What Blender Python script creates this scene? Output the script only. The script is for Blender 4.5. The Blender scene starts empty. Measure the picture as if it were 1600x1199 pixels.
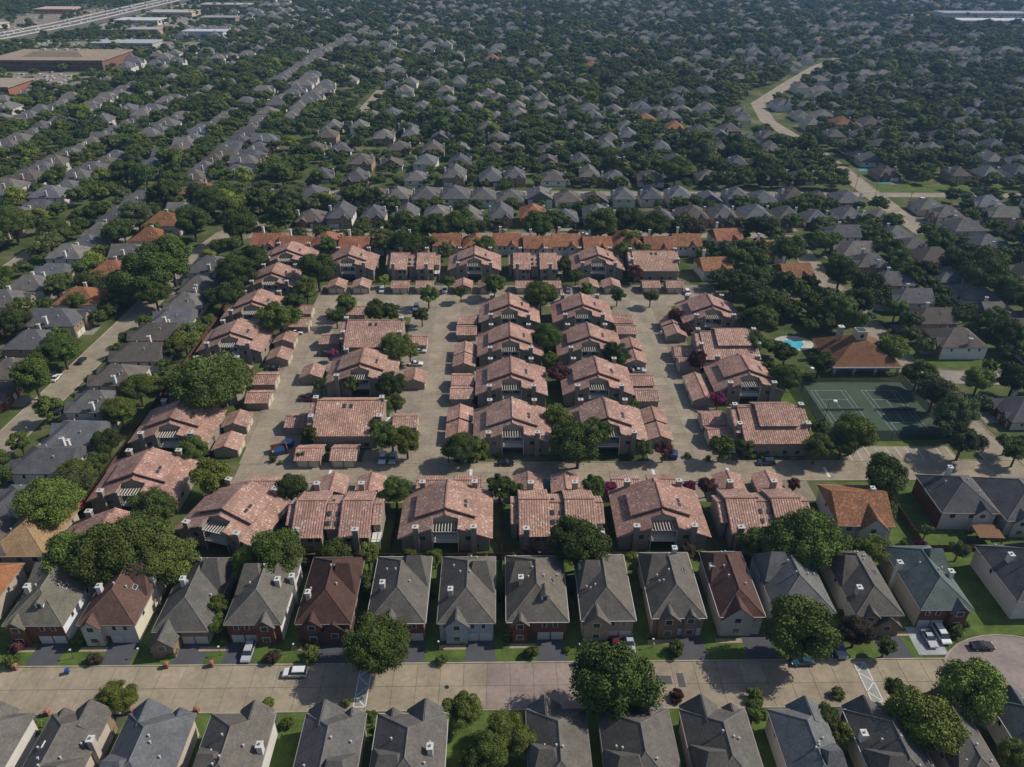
import bpy, math, random
import numpy as np
from mathutils import Vector, Matrix
rnd = random.Random(7); R_ = math.radians
sc = bpy.context.scene; COL = sc.collection
# ------------------------------------------------------------------ camera
F, H, PITCH, YAW, ROLL = 1180., 127., R_(31.4), R_(1.1), R_(.4)
_f = np.array([math.sin(YAW)*math.cos(PITCH), math.cos(YAW)*math.cos(PITCH), -math.sin(PITCH)])
_r = np.array([math.cos(YAW), -math.sin(YAW), 0.]); _u = np.cross(_r, _f)
_c, _s = math.cos(ROLL), math.sin(ROLL); _r, _u = _r*_c+_u*_s, -_r*_s+_u*_c
def G(px, py, z=0.):            # surveyed point of the site: photo pixel -> metres on the plane z
    d = _f*F+_r*(px-800)+_u*(599.5-py); t = (z-H)/d[2]
    return d[0]*t, d[1]*t
def P(x, y, z=0.):
    v = np.array([x, y, z-H]); k = v@_f
    return 800+F*(v@_r)/k, 599.5-F*(v@_u)/k, k
cd = bpy.data.cameras.new('camera'); cam = bpy.data.objects.new('camera', cd); COL.objects.link(cam)
M = Matrix(((_r[0], _u[0], -_f[0], 0), (_r[1], _u[1], -_f[1], 0), (_r[2], _u[2], -_f[2], H), (0, 0, 0, 1)))
cam.matrix_world = M; cd.sensor_fit = 'HORIZONTAL'; cd.sensor_width = 36; cd.lens = F/1600*36
cd.clip_start = 1; cd.clip_end = 20000; sc.camera = cam
# ------------------------------------------------------------------ light
SUN_EL, SUN_AZ = R_(43), R_(12)      # azimuth: from +X turned towards +Y
sd = Vector((math.cos(SUN_EL)*math.cos(SUN_AZ), math.cos(SUN_EL)*math.sin(SUN_AZ), math.sin(SUN_EL)))
w = bpy.data.worlds.new('World'); sc.world = w; w.use_nodes = True
nt = w.node_tree; sky = nt.nodes.new('ShaderNodeTexSky'); sky.sky_type = 'NISHITA'; sky.sun_disc = False
sky.sun_elevation = SUN_EL; sky.sun_rotation = math.atan2(sd.x, sd.y); sky.air_density = 1; sky.dust_density = 1
bg = nt.nodes['Background']; bg.inputs['Strength'].default_value = .076; nt.links.new(sky.outputs[0], bg.inputs['Color'])
ld = bpy.data.lights.new('sun', 'SUN'); ld.energy = 3.05; ld.angle = R_(.5); ld.color = (1, .93, .82)
lo = bpy.data.objects.new('sun', ld); COL.objects.link(lo); lo.rotation_euler = sd.to_track_quat('Z', 'Y').to_euler()
sc.view_settings.view_transform = 'Standard'; sc.view_settings.look = 'None'; sc.view_settings.exposure = .42
sc.view_settings.gamma = 1; sc.render.engine = 'CYCLES'; sc.cycles.use_denoising = True
sc.cycles.max_bounces = 5; sc.cycles.volume_bounces = 0; sc.cycles.transparent_max_bounces = 6
# ------------------------------------------------------------------ materials
MATS = {}
def mat(name, color=None, var=.15, scale=1., bump=0., bscale=8., rough=.9, metal=0., big=0., bigscale=.06, spec=.3):
    """colour None: the object's own colour (obj.color) with grain and wear"""
    m = bpy.data.materials.new(name); m.use_nodes = True; t = m.node_tree; b = t.nodes['Principled BSDF']
    n = t.nodes.new; L = t.links.new
    b.inputs['Roughness'].default_value = rough; b.inputs['Metallic'].default_value = metal
    b.inputs['Specular IOR Level'].default_value = spec
    if color is None:
        oi = n('ShaderNodeObjectInfo'); base = oi.outputs['Color']
    else:
        rg = n('ShaderNodeRGB'); rg.outputs[0].default_value = (*color, 1); base = rg.outputs[0]
    gm = n('ShaderNodeNewGeometry')
    nz = n('ShaderNodeTexNoise'); nz.inputs['Scale'].default_value = scale; nz.inputs['Detail'].default_value = 5; nz.inputs['Roughness'].default_value = .7
    L(gm.outputs['Position'], nz.inputs['Vector'])
    mr = n('ShaderNodeMapRange'); mr.inputs[1].default_value = .25; mr.inputs[2].default_value = .75
    mr.inputs[3].default_value = 1-var; mr.inputs[4].default_value = 1+var; L(nz.outputs[0], mr.inputs[0])
    val = mr.outputs[0]
    if big:
        n2 = n('ShaderNodeTexNoise'); n2.inputs['Scale'].default_value = bigscale; n2.inputs['Detail'].default_value = 4
        L(gm.outputs['Position'], n2.inputs['Vector'])
        m2 = n('ShaderNodeMapRange'); m2.inputs[1].default_value = .3; m2.inputs[2].default_value = .7
        m2.inputs[3].default_value = 1-big; m2.inputs[4].default_value = 1+big; L(n2.outputs[0], m2.inputs[0])
        mm = n('ShaderNodeMath'); mm.operation = 'MULTIPLY'; L(val, mm.inputs[0]); L(m2.outputs[0], mm.inputs[1]); val = mm.outputs[0]
    mx = n('ShaderNodeVectorMath'); mx.operation = 'SCALE'; L(base, mx.inputs[0]); L(val, mx.inputs['Scale'])
    L(mx.outputs[0], b.inputs['Base Color'])
    if bump:
        nb = n('ShaderNodeTexNoise'); nb.inputs['Scale'].default_value = bscale; nb.inputs['Detail'].default_value = 3
        L(gm.outputs['Position'], nb.inputs['Vector'])
        bp = n('ShaderNodeBump'); bp.inputs['Strength'].default_value = bump; bp.inputs['Distance'].default_value = .1
        L(nb.outputs[0], bp.inputs['Height']); L(bp.outputs[0], b.inputs['Normal'])
    MATS[name] = m; return m
def tile_mat(name, ramp):
    m = bpy.data.materials.new(name); m.use_nodes = True; t = m.node_tree; b = t.nodes['Principled BSDF']; n = t.nodes.new; L = t.links.new
    b.inputs['Roughness'].default_value = .85; b.inputs['Specular IOR Level'].default_value = .3
    uv = n('ShaderNodeUVMap'); oi = n('ShaderNodeObjectInfo')
    dv = n('ShaderNodeVectorMath'); dv.operation = 'MULTIPLY'; dv.inputs[1].default_value = (1/.34, 1/.38, 1); L(uv.outputs[0], dv.inputs[0])
    fl = n('ShaderNodeVectorMath'); fl.operation = 'FLOOR'; L(dv.outputs[0], fl.inputs[0])
    sc_ = n('ShaderNodeVectorMath'); sc_.operation = 'ADD'; L(fl.outputs[0], sc_.inputs[0]); L(oi.outputs['Location'], sc_.inputs[1])
    wn = n('ShaderNodeTexWhiteNoise'); wn.noise_dimensions = '3D'; L(sc_.outputs[0], wn.inputs['Vector'])
    cr = n('ShaderNodeValToRGB'); cr.color_ramp.interpolation = 'CONSTANT'; e = cr.color_ramp.elements
    while len(e) < len(ramp): e.new(.5)
    for k, (p, c) in enumerate(ramp): e[k].position = p; e[k].color = (*c, 1)
    L(wn.outputs['Value'], cr.inputs[0])
    nz = n('ShaderNodeTexNoise'); nz.inputs['Scale'].default_value = .25; nz.inputs['Detail'].default_value = 5
    gm = n('ShaderNodeNewGeometry'); L(gm.outputs['Position'], nz.inputs['Vector'])
    mr = n('ShaderNodeMapRange'); mr.inputs[1].default_value = .3; mr.inputs[2].default_value = .7; mr.inputs[3].default_value = .72; mr.inputs[4].default_value = 1.15; L(nz.outputs[0], mr.inputs[0])
    mu = n('ShaderNodeMix'); mu.data_type = 'RGBA'; mu.blend_type = 'MULTIPLY'; mu.inputs[0].default_value = 1
    L(cr.outputs[0], mu.inputs[6]); L(oi.outputs['Color'], mu.inputs[7])
    s2 = n('ShaderNodeVectorMath'); s2.operation = 'SCALE'; L(mu.outputs[2], s2.inputs[0]); L(mr.outputs[0], s2.inputs['Scale'])
    L(s2.outputs[0], b.inputs['Base Color'])
    fr = n('ShaderNodeVectorMath'); fr.operation = 'FRACTION'; L(dv.outputs[0], fr.inputs[0])
    sx = n('ShaderNodeSeparateXYZ'); L(fr.outputs[0], sx.inputs[0])
    bp = n('ShaderNodeBump'); bp.inputs['Strength'].default_value = .5; bp.inputs['Distance'].default_value = .06; bp.invert = True
    L(sx.outputs['Y'], bp.inputs['Height']); L(bp.outputs[0], b.inputs['Normal'])
    MATS[name] = m
tile_mat('tile', [(0, (.36, .205, .155)), (.3, (.41, .245, .185)), (.52, (.33, .19, .15)), (.68, (.44, .275, .21)), (.85, (.29, .21, .20)), (.94, (.56, .45, .39))])
tile_mat('tile_orange', [(0, (.25, .108, .05)), (.4, (.19, .085, .045)), (.7, (.30, .14, .07)), (.93, (.34, .2, .13))])
mat('shingle', None, .34, 2.2, .6, 5, .95, big=.17, bigscale=.45, spec=.15)
mat('wall', None, .08, 1.5, .1, 10, .95, big=.06, bigscale=.3, spec=.2)
mat('brick', None, .3, 6, .3, 12, .95, big=.1, bigscale=.5, spec=.15)
mat('trim', None, .05, 2, rough=.6)
mat('glass', (.035, .045, .055), .2, .5, rough=.12, spec=.6)
mat('paint', None, .03, 1, rough=.25, spec=.6)
mat('rubber', (.02, .02, .02), .1, 3, rough=.8)
mat('metal', None, .1, 3, rough=.45, metal=.6)
mat('concrete', None, .22, .9, .15, 6, .95, big=.17, bigscale=.2, spec=.2)
mat('asphalt', None, .12, 3, .2, 14, .95, big=.1, bigscale=.4, spec=.2)
mat('white_line', (.62, .62, .6), .15, 2, rough=.8)
mat('court', None, .08, .6, rough=.9, big=.1, bigscale=.12, spec=.15)
mat('wood', None, .3, 4, .2, 10, .9, spec=.15)
mat('bark', (.09, .07, .055), .3, 3, .5, 8)
mat('water', (.06, .42, .50), .1, .4, rough=.05, spec=.8)
mat('cloth', None, .08, 3, rough=.9)
# ground: grass, worn earth and mulch
m = mat('ground', (.1, .12, .05), .2, 1.5, .3, 3, .95, spec=.1); t = m.node_tree
gm = t.nodes.new('ShaderNodeNewGeometry'); nz = t.nodes.new('ShaderNodeTexNoise'); nz.inputs['Scale'].default_value = .045; nz.inputs['Detail'].default_value = 7; nz.inputs['Roughness'].default_value = .65
t.links.new(gm.outputs['Position'], nz.inputs['Vector']); cr = t.nodes.new('ShaderNodeValToRGB')
e = cr.color_ramp.elements; e[0].position = .38; e[0].color = (.045, .06, .02, 1); e[1].position = .5; e[1].color = (.075, .10, .03, 1)
for p, c in ((.56, (.10, .11, .045)), (.64, (.17, .15, .10)), (.7, (.21, .185, .14))): q = e.new(p); q.color = (*c, 1)
t.links.new(nz.outputs[0], cr.inputs[0])
for nd in t.nodes:
    if nd.type == 'VECT_MATH' and nd.operation == 'SCALE': t.links.new(cr.outputs[0], nd.inputs[0])
mat('lawn', (.085, .125, .03), .3, 1.6, .5, 5, .95, big=.28, bigscale=.28, spec=.1)
fm = bpy.data.materials.new('fence_mesh'); fm.use_nodes = True; b = fm.node_tree.nodes['Principled BSDF']; b.inputs['Base Color'].default_value = (.015, .03, .022, 1); b.inputs['Alpha'].default_value = .45; MATS['fence_mesh'] = fm
def leaf_mat(name='leaf', fixed=None):
    m = bpy.data.materials.new(name); m.use_nodes = True; t = m.node_tree; n = t.nodes.new; L = t.links.new; b = t.nodes['Principled BSDF']
    b.inputs['Roughness'].default_value = .75; b.inputs['Specular IOR Level'].default_value = .2
    oi = n('ShaderNodeObjectInfo'); at = n('ShaderNodeAttribute'); at.attribute_name = 'tone'
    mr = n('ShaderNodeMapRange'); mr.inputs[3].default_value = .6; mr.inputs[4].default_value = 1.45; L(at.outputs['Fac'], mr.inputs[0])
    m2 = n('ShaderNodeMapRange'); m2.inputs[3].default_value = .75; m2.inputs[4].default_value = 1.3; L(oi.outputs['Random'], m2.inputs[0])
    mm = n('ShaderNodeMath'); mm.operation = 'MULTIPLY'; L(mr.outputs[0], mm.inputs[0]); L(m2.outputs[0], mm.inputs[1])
    s = n('ShaderNodeVectorMath'); s.operation = 'SCALE'; L(mm.outputs[0], s.inputs['Scale']); L(s.outputs[0], b.inputs['Base Color'])
    if fixed: s.inputs[0].default_value = fixed
    else: L(oi.outputs['Color'], s.inputs[0])
    MATS[name] = m
leaf_mat()
# ------------------------------------------------------------------ mesh builder
class MB:
    def __init__(s): s.v = []; s.f = []; s.uv = []
    def quad(s, a, b, c, d, uv=None):
        i = len(s.v); s.v += [tuple(a), tuple(b), tuple(c), tuple(d)]; s.f.append((i, i+1, i+2, i+3)); s.uv.append(uv or ((0, 0),)*4)
    def poly(s, *p):
        i = len(s.v); s.v += [tuple(q) for q in p]; s.f.append(tuple(range(i, i+len(p)))); s.uv.append(((0, 0),)*len(p))
    def hexa(s, b, t):          # bottom ring, top ring (each counter-clockwise from above)
        n = len(b); s.poly(*t); s.poly(*b[::-1])
        for k in range(n): j = (k+1) % n; s.quad(b[k], b[j], t[j], t[k])
        return s
    def box(s, x0, x1, y0, y1, z0, z1):
        return s.hexa([(x0, y0, z0), (x1, y0, z0), (x1, y1, z0), (x0, y1, z0)], [(x0, y0, z1), (x1, y0, z1), (x1, y1, z1), (x0, y1, z1)])
    def cyl(s, x, y, z0, z1, r0, r1=None, n=10):
        r1 = r0 if r1 is None else r1
        ring = lambda r, z: [(x+r*math.cos(2*math.pi*k/n), y+r*math.sin(2*math.pi*k/n), z) for k in range(n)]
        return s.hexa(ring(r0, z0), ring(r1, z1))
    def tube(s, a, b, r0, r1, n=7):
        a, b = Vector(a), Vector(b); q = (b-a).to_track_quat('Z', 'Y')
        ring = lambda c, r: [c+q@Vector((r*math.cos(2*math.pi*k/n), r*math.sin(2*math.pi*k/n), 0)) for k in range(n)]
        return s.hexa(ring(a, r0), ring(b, r1))
    def prism_y(s, prof, y0, y1):   # profile in x,z (counter-clockwise seen from -Y)
        a = [(x, y0, z) for x, z in prof]; b = [(x, y1, z) for x, z in prof]
        s.poly(*a); s.poly(*b[::-1])
        for k in range(len(prof)): j = (k+1) % len(prof); s.quad(a[j], a[k], b[k], b[j])
        return s
    def slope(s, o, u, v, th=.22, tiled=True):
        """a roof slope: o eave corner, u along the eave, v up the slope; ribs of barrel tile when tiled"""
        o, u, v = Vector(o), Vector(u), Vector(v); nn = u.cross(v).normalized()
        if nn.z < 0: nn = -nn
        lu, lv = u.length, v.length; uh = u/lu
        if tiled:
            cnt = max(2, int(lu/.6)); xs = []
            for k in range(cnt): xs += [(k/cnt, 0), ((k+.28)/cnt, .085), ((k+.62)/cnt, .085)]
            xs.append((1, 0))
        else: xs = [(0, 0), (1, 0)]
        for (a, ha), (b, hb) in zip(xs[:-1], xs[1:]):
            pa, pb = o+u*a+nn*(ha+th), o+u*b+nn*(hb+th)
            s.quad(pa, pb, pb+v, pa+v, ((a*lu, 0), (b*lu, 0), (b*lu, lv), (a*lu, lv)))
        c = [o, o+u, o+u+v, o+v]; tp = [q+nn*th for q in c]
        s.poly(*c[::-1])
        for k in range(4): j = (k+1) % 4; s.quad(c[k], c[j], tp[j], tp[k])
        return s
    def mesh(s, name, m):
        me = bpy.data.meshes.new(name); me.from_pydata(s.v, [], s.f)
        ul = me.uv_layers.new(name='UVMap'); ul.data.foreach_set('uv', [c for f in s.uv for p in f for c in p])
        me.materials.append(MATS[m]); me.update()
        return me
def obj(name, me, parent=None, color=None, loc=None):
    o = bpy.data.objects.new(name, me); COL.objects.link(o)
    if parent is not None: o.parent = parent
    if color is not None: o.color = (*color, 1)
    if loc is not None: o.location = loc
    return o
USED = {}
ORD = ['zeroth', 'first', 'second', 'third', 'fourth', 'fifth', 'sixth', 'seventh', 'eighth', 'ninth', 'tenth', 'eleventh', 'twelfth', 'thirteenth', 'fourteenth', 'fifteenth', 'sixteenth', 'seventeenth', 'eighteenth', 'nineteenth', 'twentieth']
def ordn(i):
    if i <= 20: return ORD[i]
    t, u = divmod(i, 10); tn = {2: 'twenty', 3: 'thirty', 4: 'forty', 5: 'fifty', 6: 'sixty', 7: 'seventy', 8: 'eighty', 9: 'ninety'}[t]
    return f'{tn}-{ORD[u]}' if u else tn[:-1]+'ieth'
def tag(o, label=None, cat=None, group=None, kind=None):
    if label:
        if label in USED and not kind: print('DUP LABEL', label)
        USED[label] = 1; o['label'] = label
    if cat: o['category'] = cat
    if group: o['group'] = group
    if kind: o['kind'] = kind
    return o
def struct(name, mb, m, color=None, parent=None):
    o = obj(name, mb.mesh(name, m), parent, color)
    if parent is None: o['kind'] = 'structure'
    return o
class Tmpl:                      # a thing: shared meshes of its parts and sub-parts
    def __init__(s): s.p = []
    def add(s, name, mb, m, color=None, parent=None, loc=None):
        s.p.append((name, mb.mesh(name, m) if isinstance(mb, MB) else mb, color, parent, loc)); return len(s.p)-1
    def put(s, name, loc, rz, label, cat, group=None, colors={}, scale=1.):
        e = obj(name, None, None, None, loc); e.rotation_euler = (0, 0, rz); e.scale = (scale,)*3
        tag(e, label, cat, group); made = []
        for n, me, c, par, l in s.p:
            c = colors.get(n, c)
            made.append(obj(n, me, e if par is None else made[par], c, l))
        return e
# ------------------------------------------------------------------ occupancy of the ground (2 m cells)
OX, OY, NX, NY = -1150, 50, 1200, 850
occ = np.zeros((NX, NY), bool)
def mark(x0, x1, y0, y1):
    occ[max(0, int((x0-OX)/2)):max(0, int((x1-OX)/2)+1), max(0, int((y0-OY)/2)):max(0, int((y1-OY)/2)+1)] = True
def free(x, y, r=0):
    i0, i1, j0, j1 = int((x-r-OX)/2), int((x+r-OX)/2)+1, int((y-r-OY)/2), int((y+r-OY)/2)+1
    if i0 < 0 or j0 < 0 or i1 > NX or j1 > NY: return False
    return not occ[i0:i1, j0:j1].any()
# ------------------------------------------------------------------ ground and roads
g = MB(); g.quad((-3400, -200, 0), (3400, -200, 0), (3400, 5000, 0), (-3400, 5000, 0)); struct('ground', g, 'ground')
TAN = (.28, .235, .175)
def road(name, pts, wd, color=TAN, z=.012, kerb=True, m='concrete', closed_mark=True):
    pts = [Vector((p[0], p[1], 0)) for p in pts]; mb = MB(); kb = MB(); L, Rr = [], []
    for k, p in enumerate(pts):
        d = (pts[min(k+1, len(pts)-1)]-pts[max(k-1, 0)]).normalized(); nn = Vector((-d.y, d.x, 0))
        L.append((p+nn*wd/2, nn)); Rr.append((p-nn*wd/2, nn))
    Z = Vector((0, 0, z))
    for k in range(len(pts)-1):
        mb.quad(Rr[k][0]+Z, Rr[k+1][0]+Z, L[k+1][0]+Z, L[k][0]+Z)
        if kerb:
            for S, sg in ((L, 1), (Rr, -1)):
                a, b = S[k], S[k+1]; a0, b0 = a[0], b[0]; a1, b1 = a[0]+a[1]*sg*.28, b[0]+b[1]*sg*.28
                q = [a0, b0, b1, a1] if sg < 0 else [a0, a1, b1, b0]
                q = q if (q[1]-q[0]).cross(q[2]-q[0]).z > 0 else q[::-1]
                kb.hexa([v+Vector((0, 0, .002)) for v in q], [v+Vector((0, 0, .13)) for v in q])
        n = int((pts[k+1]-pts[k]).length/2)+2
        for i in range(n+1):
            c = pts[k].lerp(pts[k+1], i/n); mark(c.x-wd/2, c.x+wd/2, c.y-wd/2, c.y+wd/2) if wd < 16 else mark(c.x-wd/2, c.x+wd/2, c.y-3, c.y+3)
    o = struct(name, mb, m, color)
    if kerb: obj('kerb', kb.mesh('kerb', 'concrete'), o, (.34, .30, .24))
    return o
# front street, laid in concrete slabs
fs = MB(); fs.quad((-230, 89.8, .006), (100, 89.8, .006), (100, 100.2, .006), (-230, 100.2, .006)); front_street = struct('street', fs, 'concrete', (.16, .14, .11))
slab = MB(); slab.hexa([(-2.25, -2.55, 0), (2.25, -2.55, 0), (2.25, 2.55, 0), (-2.25, 2.55, 0)], [(-2.24, -2.54, .02), (2.24, -2.54, .02), (2.24, 2.54, .02), (-2.24, 2.54, .02)]); slab = slab.mesh('slab', 'concrete')
for i in range(46):
    x = -120+4.6*i
    if x > 90: break
    for yy in (92.4, 97.6):
        k = rnd.uniform(.93, 1.06); pink = -3 < x < 16
        c = (.27*k, .213*k, .186*k) if pink else (.30*k, .25*k*rnd.uniform(.98, 1.02), .182*k)
        obj('slab', slab, front_street, c, (x, yy, .008))
kb = MB(); kb.box(-230, 90, 100.2, 100.5, 0, .13); kb.box(-230, 78, 89.5, 89.8, 0, .13); obj('kerb', kb.mesh('kerb', 'concrete'), front_street, (.33, .29, .22))
mark(-230, 90, 88, 101)
bulb = MB(); ring = [(104+17*math.cos(a*math.pi/16), 92+14*math.sin(a*math.pi/16), .034) for a in range(32)]; bulb.poly(*ring)
cds = struct('turning_circle', bulb, 'concrete', (.25, .205, .185)); mark(86, 122, 78, 105)
kb = MB()
for k in range(-5, 13):
    a, b = k*math.pi/16, (k+1)*math.pi/16
    q = [(104+rx*math.cos(t), 92+ry*math.sin(t)) for t, rx, ry in ((a, 17, 14), (a, 17.3, 14.3), (b, 17.3, 14.3), (b, 17, 14))]
    kb.hexa([(*p, .002) for p in q], [(*p, .13) for p in q])
obj('kerb', kb.mesh('kerb', 'concrete'), cds, (.33, .29, .22))
def marking(parent, pts, wd=.14, z=.036, name='painted_line'):
    mb = MB()
    for a, b in pts:
        a, b = Vector((*a, z)), Vector((*b, z)); d = (b-a).normalized(); n = Vector((-d.y, d.x, 0))*wd/2
        mb.quad(a-n, b-n, b+n, a+n)
    return obj(name, mb.mesh(name, 'white_line'), parent)
for xl, xr in ((-27.9, -25.6), (71.2, 73.4)):
    y0, y1 = 90.6, 99.6; n = 4
    mb = MB(); mb.quad((xl, y0, .031), (xr, y0, .031), (xr, y1, .031), (xl, y1, .031)); obj('hump', mb.mesh('hump', 'concrete'), front_street, (.27, .27, .25))
    z = [((xl if k % 2 else xr, y0+(y1-y0)*k/n), (xr if k % 2 else xl, y0+(y1-y0)*(k+1)/n)) for k in range(n)]
    marking(front_street, [((xl, y0), (xl, y1)), ((xr, y0), (xr, y1)), ((xl, y0), (xr, y0)), ((xl, y1), (xr, y1))]+z, .2)
for px, py, a, b in ((1036, 1063, 1.7, 1.0), (1064, 1063, .7, 1.6)):
    x, y = G(px, py); mb = MB(); mb.quad((x-a, y-b, .031), (x+a, y-b, .031), (x+a, y+b, .031), (x-a, y+b, .031)); obj('repair_patch', mb.mesh('repair_patch', 'asphalt'), front_street, (.09, .09, .09))
# the roads of the condominium court and round it
lanes = []
midroad = road('court_road', [(-71, 162), (150, 162)], 8.2, (.27, .23, .17))
lanes.append(road('court_lane', [(-66, 166), (-66, 266)], 11, (.305, .27, .215), .016, False))
lanes.append(road('court_lane', [(-19.5, 166), (-19.5, 266)], 9, (.31, .275, .22), .016, False))
lanes.append(road('court_lane', [(54, 166), (54, 266)], 9.5, (.305, .27, .215), .016, False))
lanes.append(road('court_lane', [(-72, 270.5), (88, 270.5)], 10, (.305, .27, .215), .020, False))
def slabs(o, x0, x1, y0, y1, z, base):
    nx, ny = max(1, round((x1-x0)/4.6)), max(1, round((y1-y0)/4.6)); a, b = (x1-x0)/nx/2, (y1-y0)/ny/2
    me = MB(); me.hexa([(-a+.02, -b+.02, 0), (a-.02, -b+.02, 0), (a-.02, b-.02, 0), (-a+.02, b-.02, 0)], [(-a+.03, -b+.03, .02), (a-.03, -b+.03, .02), (a-.03, b-.03, .02), (-a+.03, b-.03, .02)]); me = me.mesh('slab', 'concrete')
    for i in range(nx):
        for j in range(ny):
            k = rnd.uniform(.92, 1.06)*(1.15 if rnd.random() < .04 else 1); obj('slab', me, o, tuple(v*k*rnd.uniform(.985, 1.015) for v in base), (x0+a*(2*i+1), y0+b*(2*j+1), z))
slabs(midroad, -71, 134.5, 157.95, 166.05, .014, (.285, .238, .175))
for o, (x0, x1, y0, y1) in zip(lanes, ((-71.4, -60.6, 166.1, 265.4), (-23.9, -15.1, 166.1, 265.4), (49.4, 58.6, 166.1, 265.4), (-72, 88, 265.6, 275.4))): slabs(o, x0, x1, y0, y1, .022, (.285, .24, .18))
for x0, x1, y0, y1 in ((-71, -57, 166, 181), (-38, -24, 166, 172), (-33, -24, 184, 262), (-62, -49, 188, 226), (-56, -30, 256, 265), (45, 49, 190, 206)):
    mb = MB(); mb.quad((x0, y0, .01), (x1, y0, .01), (x1, y1, .01), (x0, y1, .01)); struct('parking_bay', mb, 'concrete', (.25, .215, .165)); mark(x0, x1, y0, y1)
for px in (517, 736, 1020, 1137, 1290):
    x = G(px, 735)[0]; marking(midroad, [((x, 159.2), (x, 163.4))], .8, .04)
mb = MB(); mb.quad((97, 166.2, .024), (128, 166.2, .024), (128, 173, .024), (97, 173, .024)); pk = struct('parking_lot', mb, 'concrete', (.27, .23, .175)); mark(97, 128, 166, 173)
marking(pk, [((98+2.9*k, 166.6), (98+2.9*k, 172.4)) for k in range(11)], .15)
road('side_street', [(-144, 60), (-141, 130), (-140.5, 180), (-137, 250), (-134, 320), (-130, 345), (-118, 362)], 9, (.27, .23, .17))
road('rear_street', [(-118, 343), (132, 343)], 6.5, (.27, .23, .175), .018)
road('side_street', [(143, 120), (139.5, 170), (137.5, 225), (136.5, 285), (137, 330), (140, 343)], 9, (.27, .23, .17), .014)
road('side_street', [(138, 212), (260, 204), (420, 200)], 8, (.27, .24, .2), .020)
road('cross_street', [(-180, 411), (330, 405)], 8, (.27, .23, .17))
road('avenue', [(206, 345), (206, 405), (209, 500), (203, 586), (214, 650), (273, 747), (332, 840), (380, 900)], 11, (.28, .24, .18), .022)
road('side_street', [(-209, 150), (-209, 390)], 7, (.27, .23, .17))
road('side_street', [(-108, 592), (-104, 705)], 7, (.27, .23, .17))
HWP = [(-660, 760), (-606, 1009), (-592, 1139), (-588, 1560), (-588, 1900)]
dk, br = MB(), MB()
for (xa, ya), (xb, yb) in zip(HWP[:-1], HWP[1:]):
    dk.hexa([(xa-20, ya, 0), (xa+20, ya, 0), (xb+20, yb, 0), (xb-20, yb, 0)], [(xa-20, ya, 5), (xa+20, ya, 5), (xb+20, yb, 5), (xb-20, yb, 5)])
    for o_ in (-20.2, -.3, 19.8): br.hexa([(xa+o_, ya, 4.9), (xa+o_+.5, ya, 4.9), (xb+o_+.5, yb, 4.9), (xb+o_, yb, 4.9)], [(xa+o_, ya, 6.3), (xa+o_+.5, ya, 6.3), (xb+o_+.5, yb, 6.3), (xb+o_, yb, 6.3)])
    for q in range(int((yb-ya)/4)): t_ = q*4/(yb-ya); mark(xa+(xb-xa)*t_-42, xa+(xb-xa)*t_+42, ya+q*4-3, ya+q*4+3)
hw = struct('highway', dk, 'asphalt', (.12, .12, .125)); obj('barrier', br.mesh('barrier', 'concrete'), hw, (.45, .41, .34))
for dx in (-32, 32): road('frontage_road', [(a+dx, b) for a, b in HWP], 10, (.34, .3, .24), .035, False)
for x0, x1, y0, y1, c in ((-545, -372, 700, 790, (.24, .205, .155)), (-545, -350, 935, 1010, (.22, .19, .15)), (-550, -430, 1130, 1290, (.24, .21, .165)), (-550, -430, 1380, 1490, (.23, .2, .16)), (-740, -645, 1000, 1400, (.22, .19, .15)), (680, 880, 1200, 1390, (.3, .27, .23))):
    mb = MB(); mb.quad((x0, y0, .05), (x1, y0, .05), (x1, y1, .05), (x0, y1, .05)); struct('parking_lot', mb, 'concrete', c); mark(x0, x1, y0, y1)
for x0, x1, y0, y1 in ((-15.1, -7.8, 166.1, 265.5), (41.3, 49.4, 166.1, 265.5), (58.6, 66.6, 166.1, 265.5), (-72, 88, 275.5, 285.3), (-78.8, -71.4, 174, 265.5), (-60.6, -53.2, 181, 265.5), (-33.2, -24, 172, 265.5), (-70, 82, 149.5, 157.6)):
    mb = MB(); mb.quad((x0, y0, .005), (x1, y0, .005), (x1, y1, .005), (x0, y1, .005)); struct('paving', mb, 'concrete', (.23, .195, .145))
def lawn(x0, x1, y0, y1, z=.006):
    mb = MB(); mb.quad((x0, y0, z), (x1, y0, z), (x1, y1, z), (x0, y1, z)); struct('lawn', mb, 'lawn')
lawn(-125, 86, 100.6, 131); lawn(-125, 78, 60, 89.4); lawn(86, 140, 106, 157); lawn(94, 134, 173.2, 176); lawn(86, 95, 168, 205); lawn(-150, -108, 131, 158, .003)
lawn(142, 200, 218, 240, .003); lawn(206, 300, 412, 425); lawn(40, 110, 730, 775); lawn(-60, -30, 985, 1020); lawn(120, 190, 770, 800)
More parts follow.
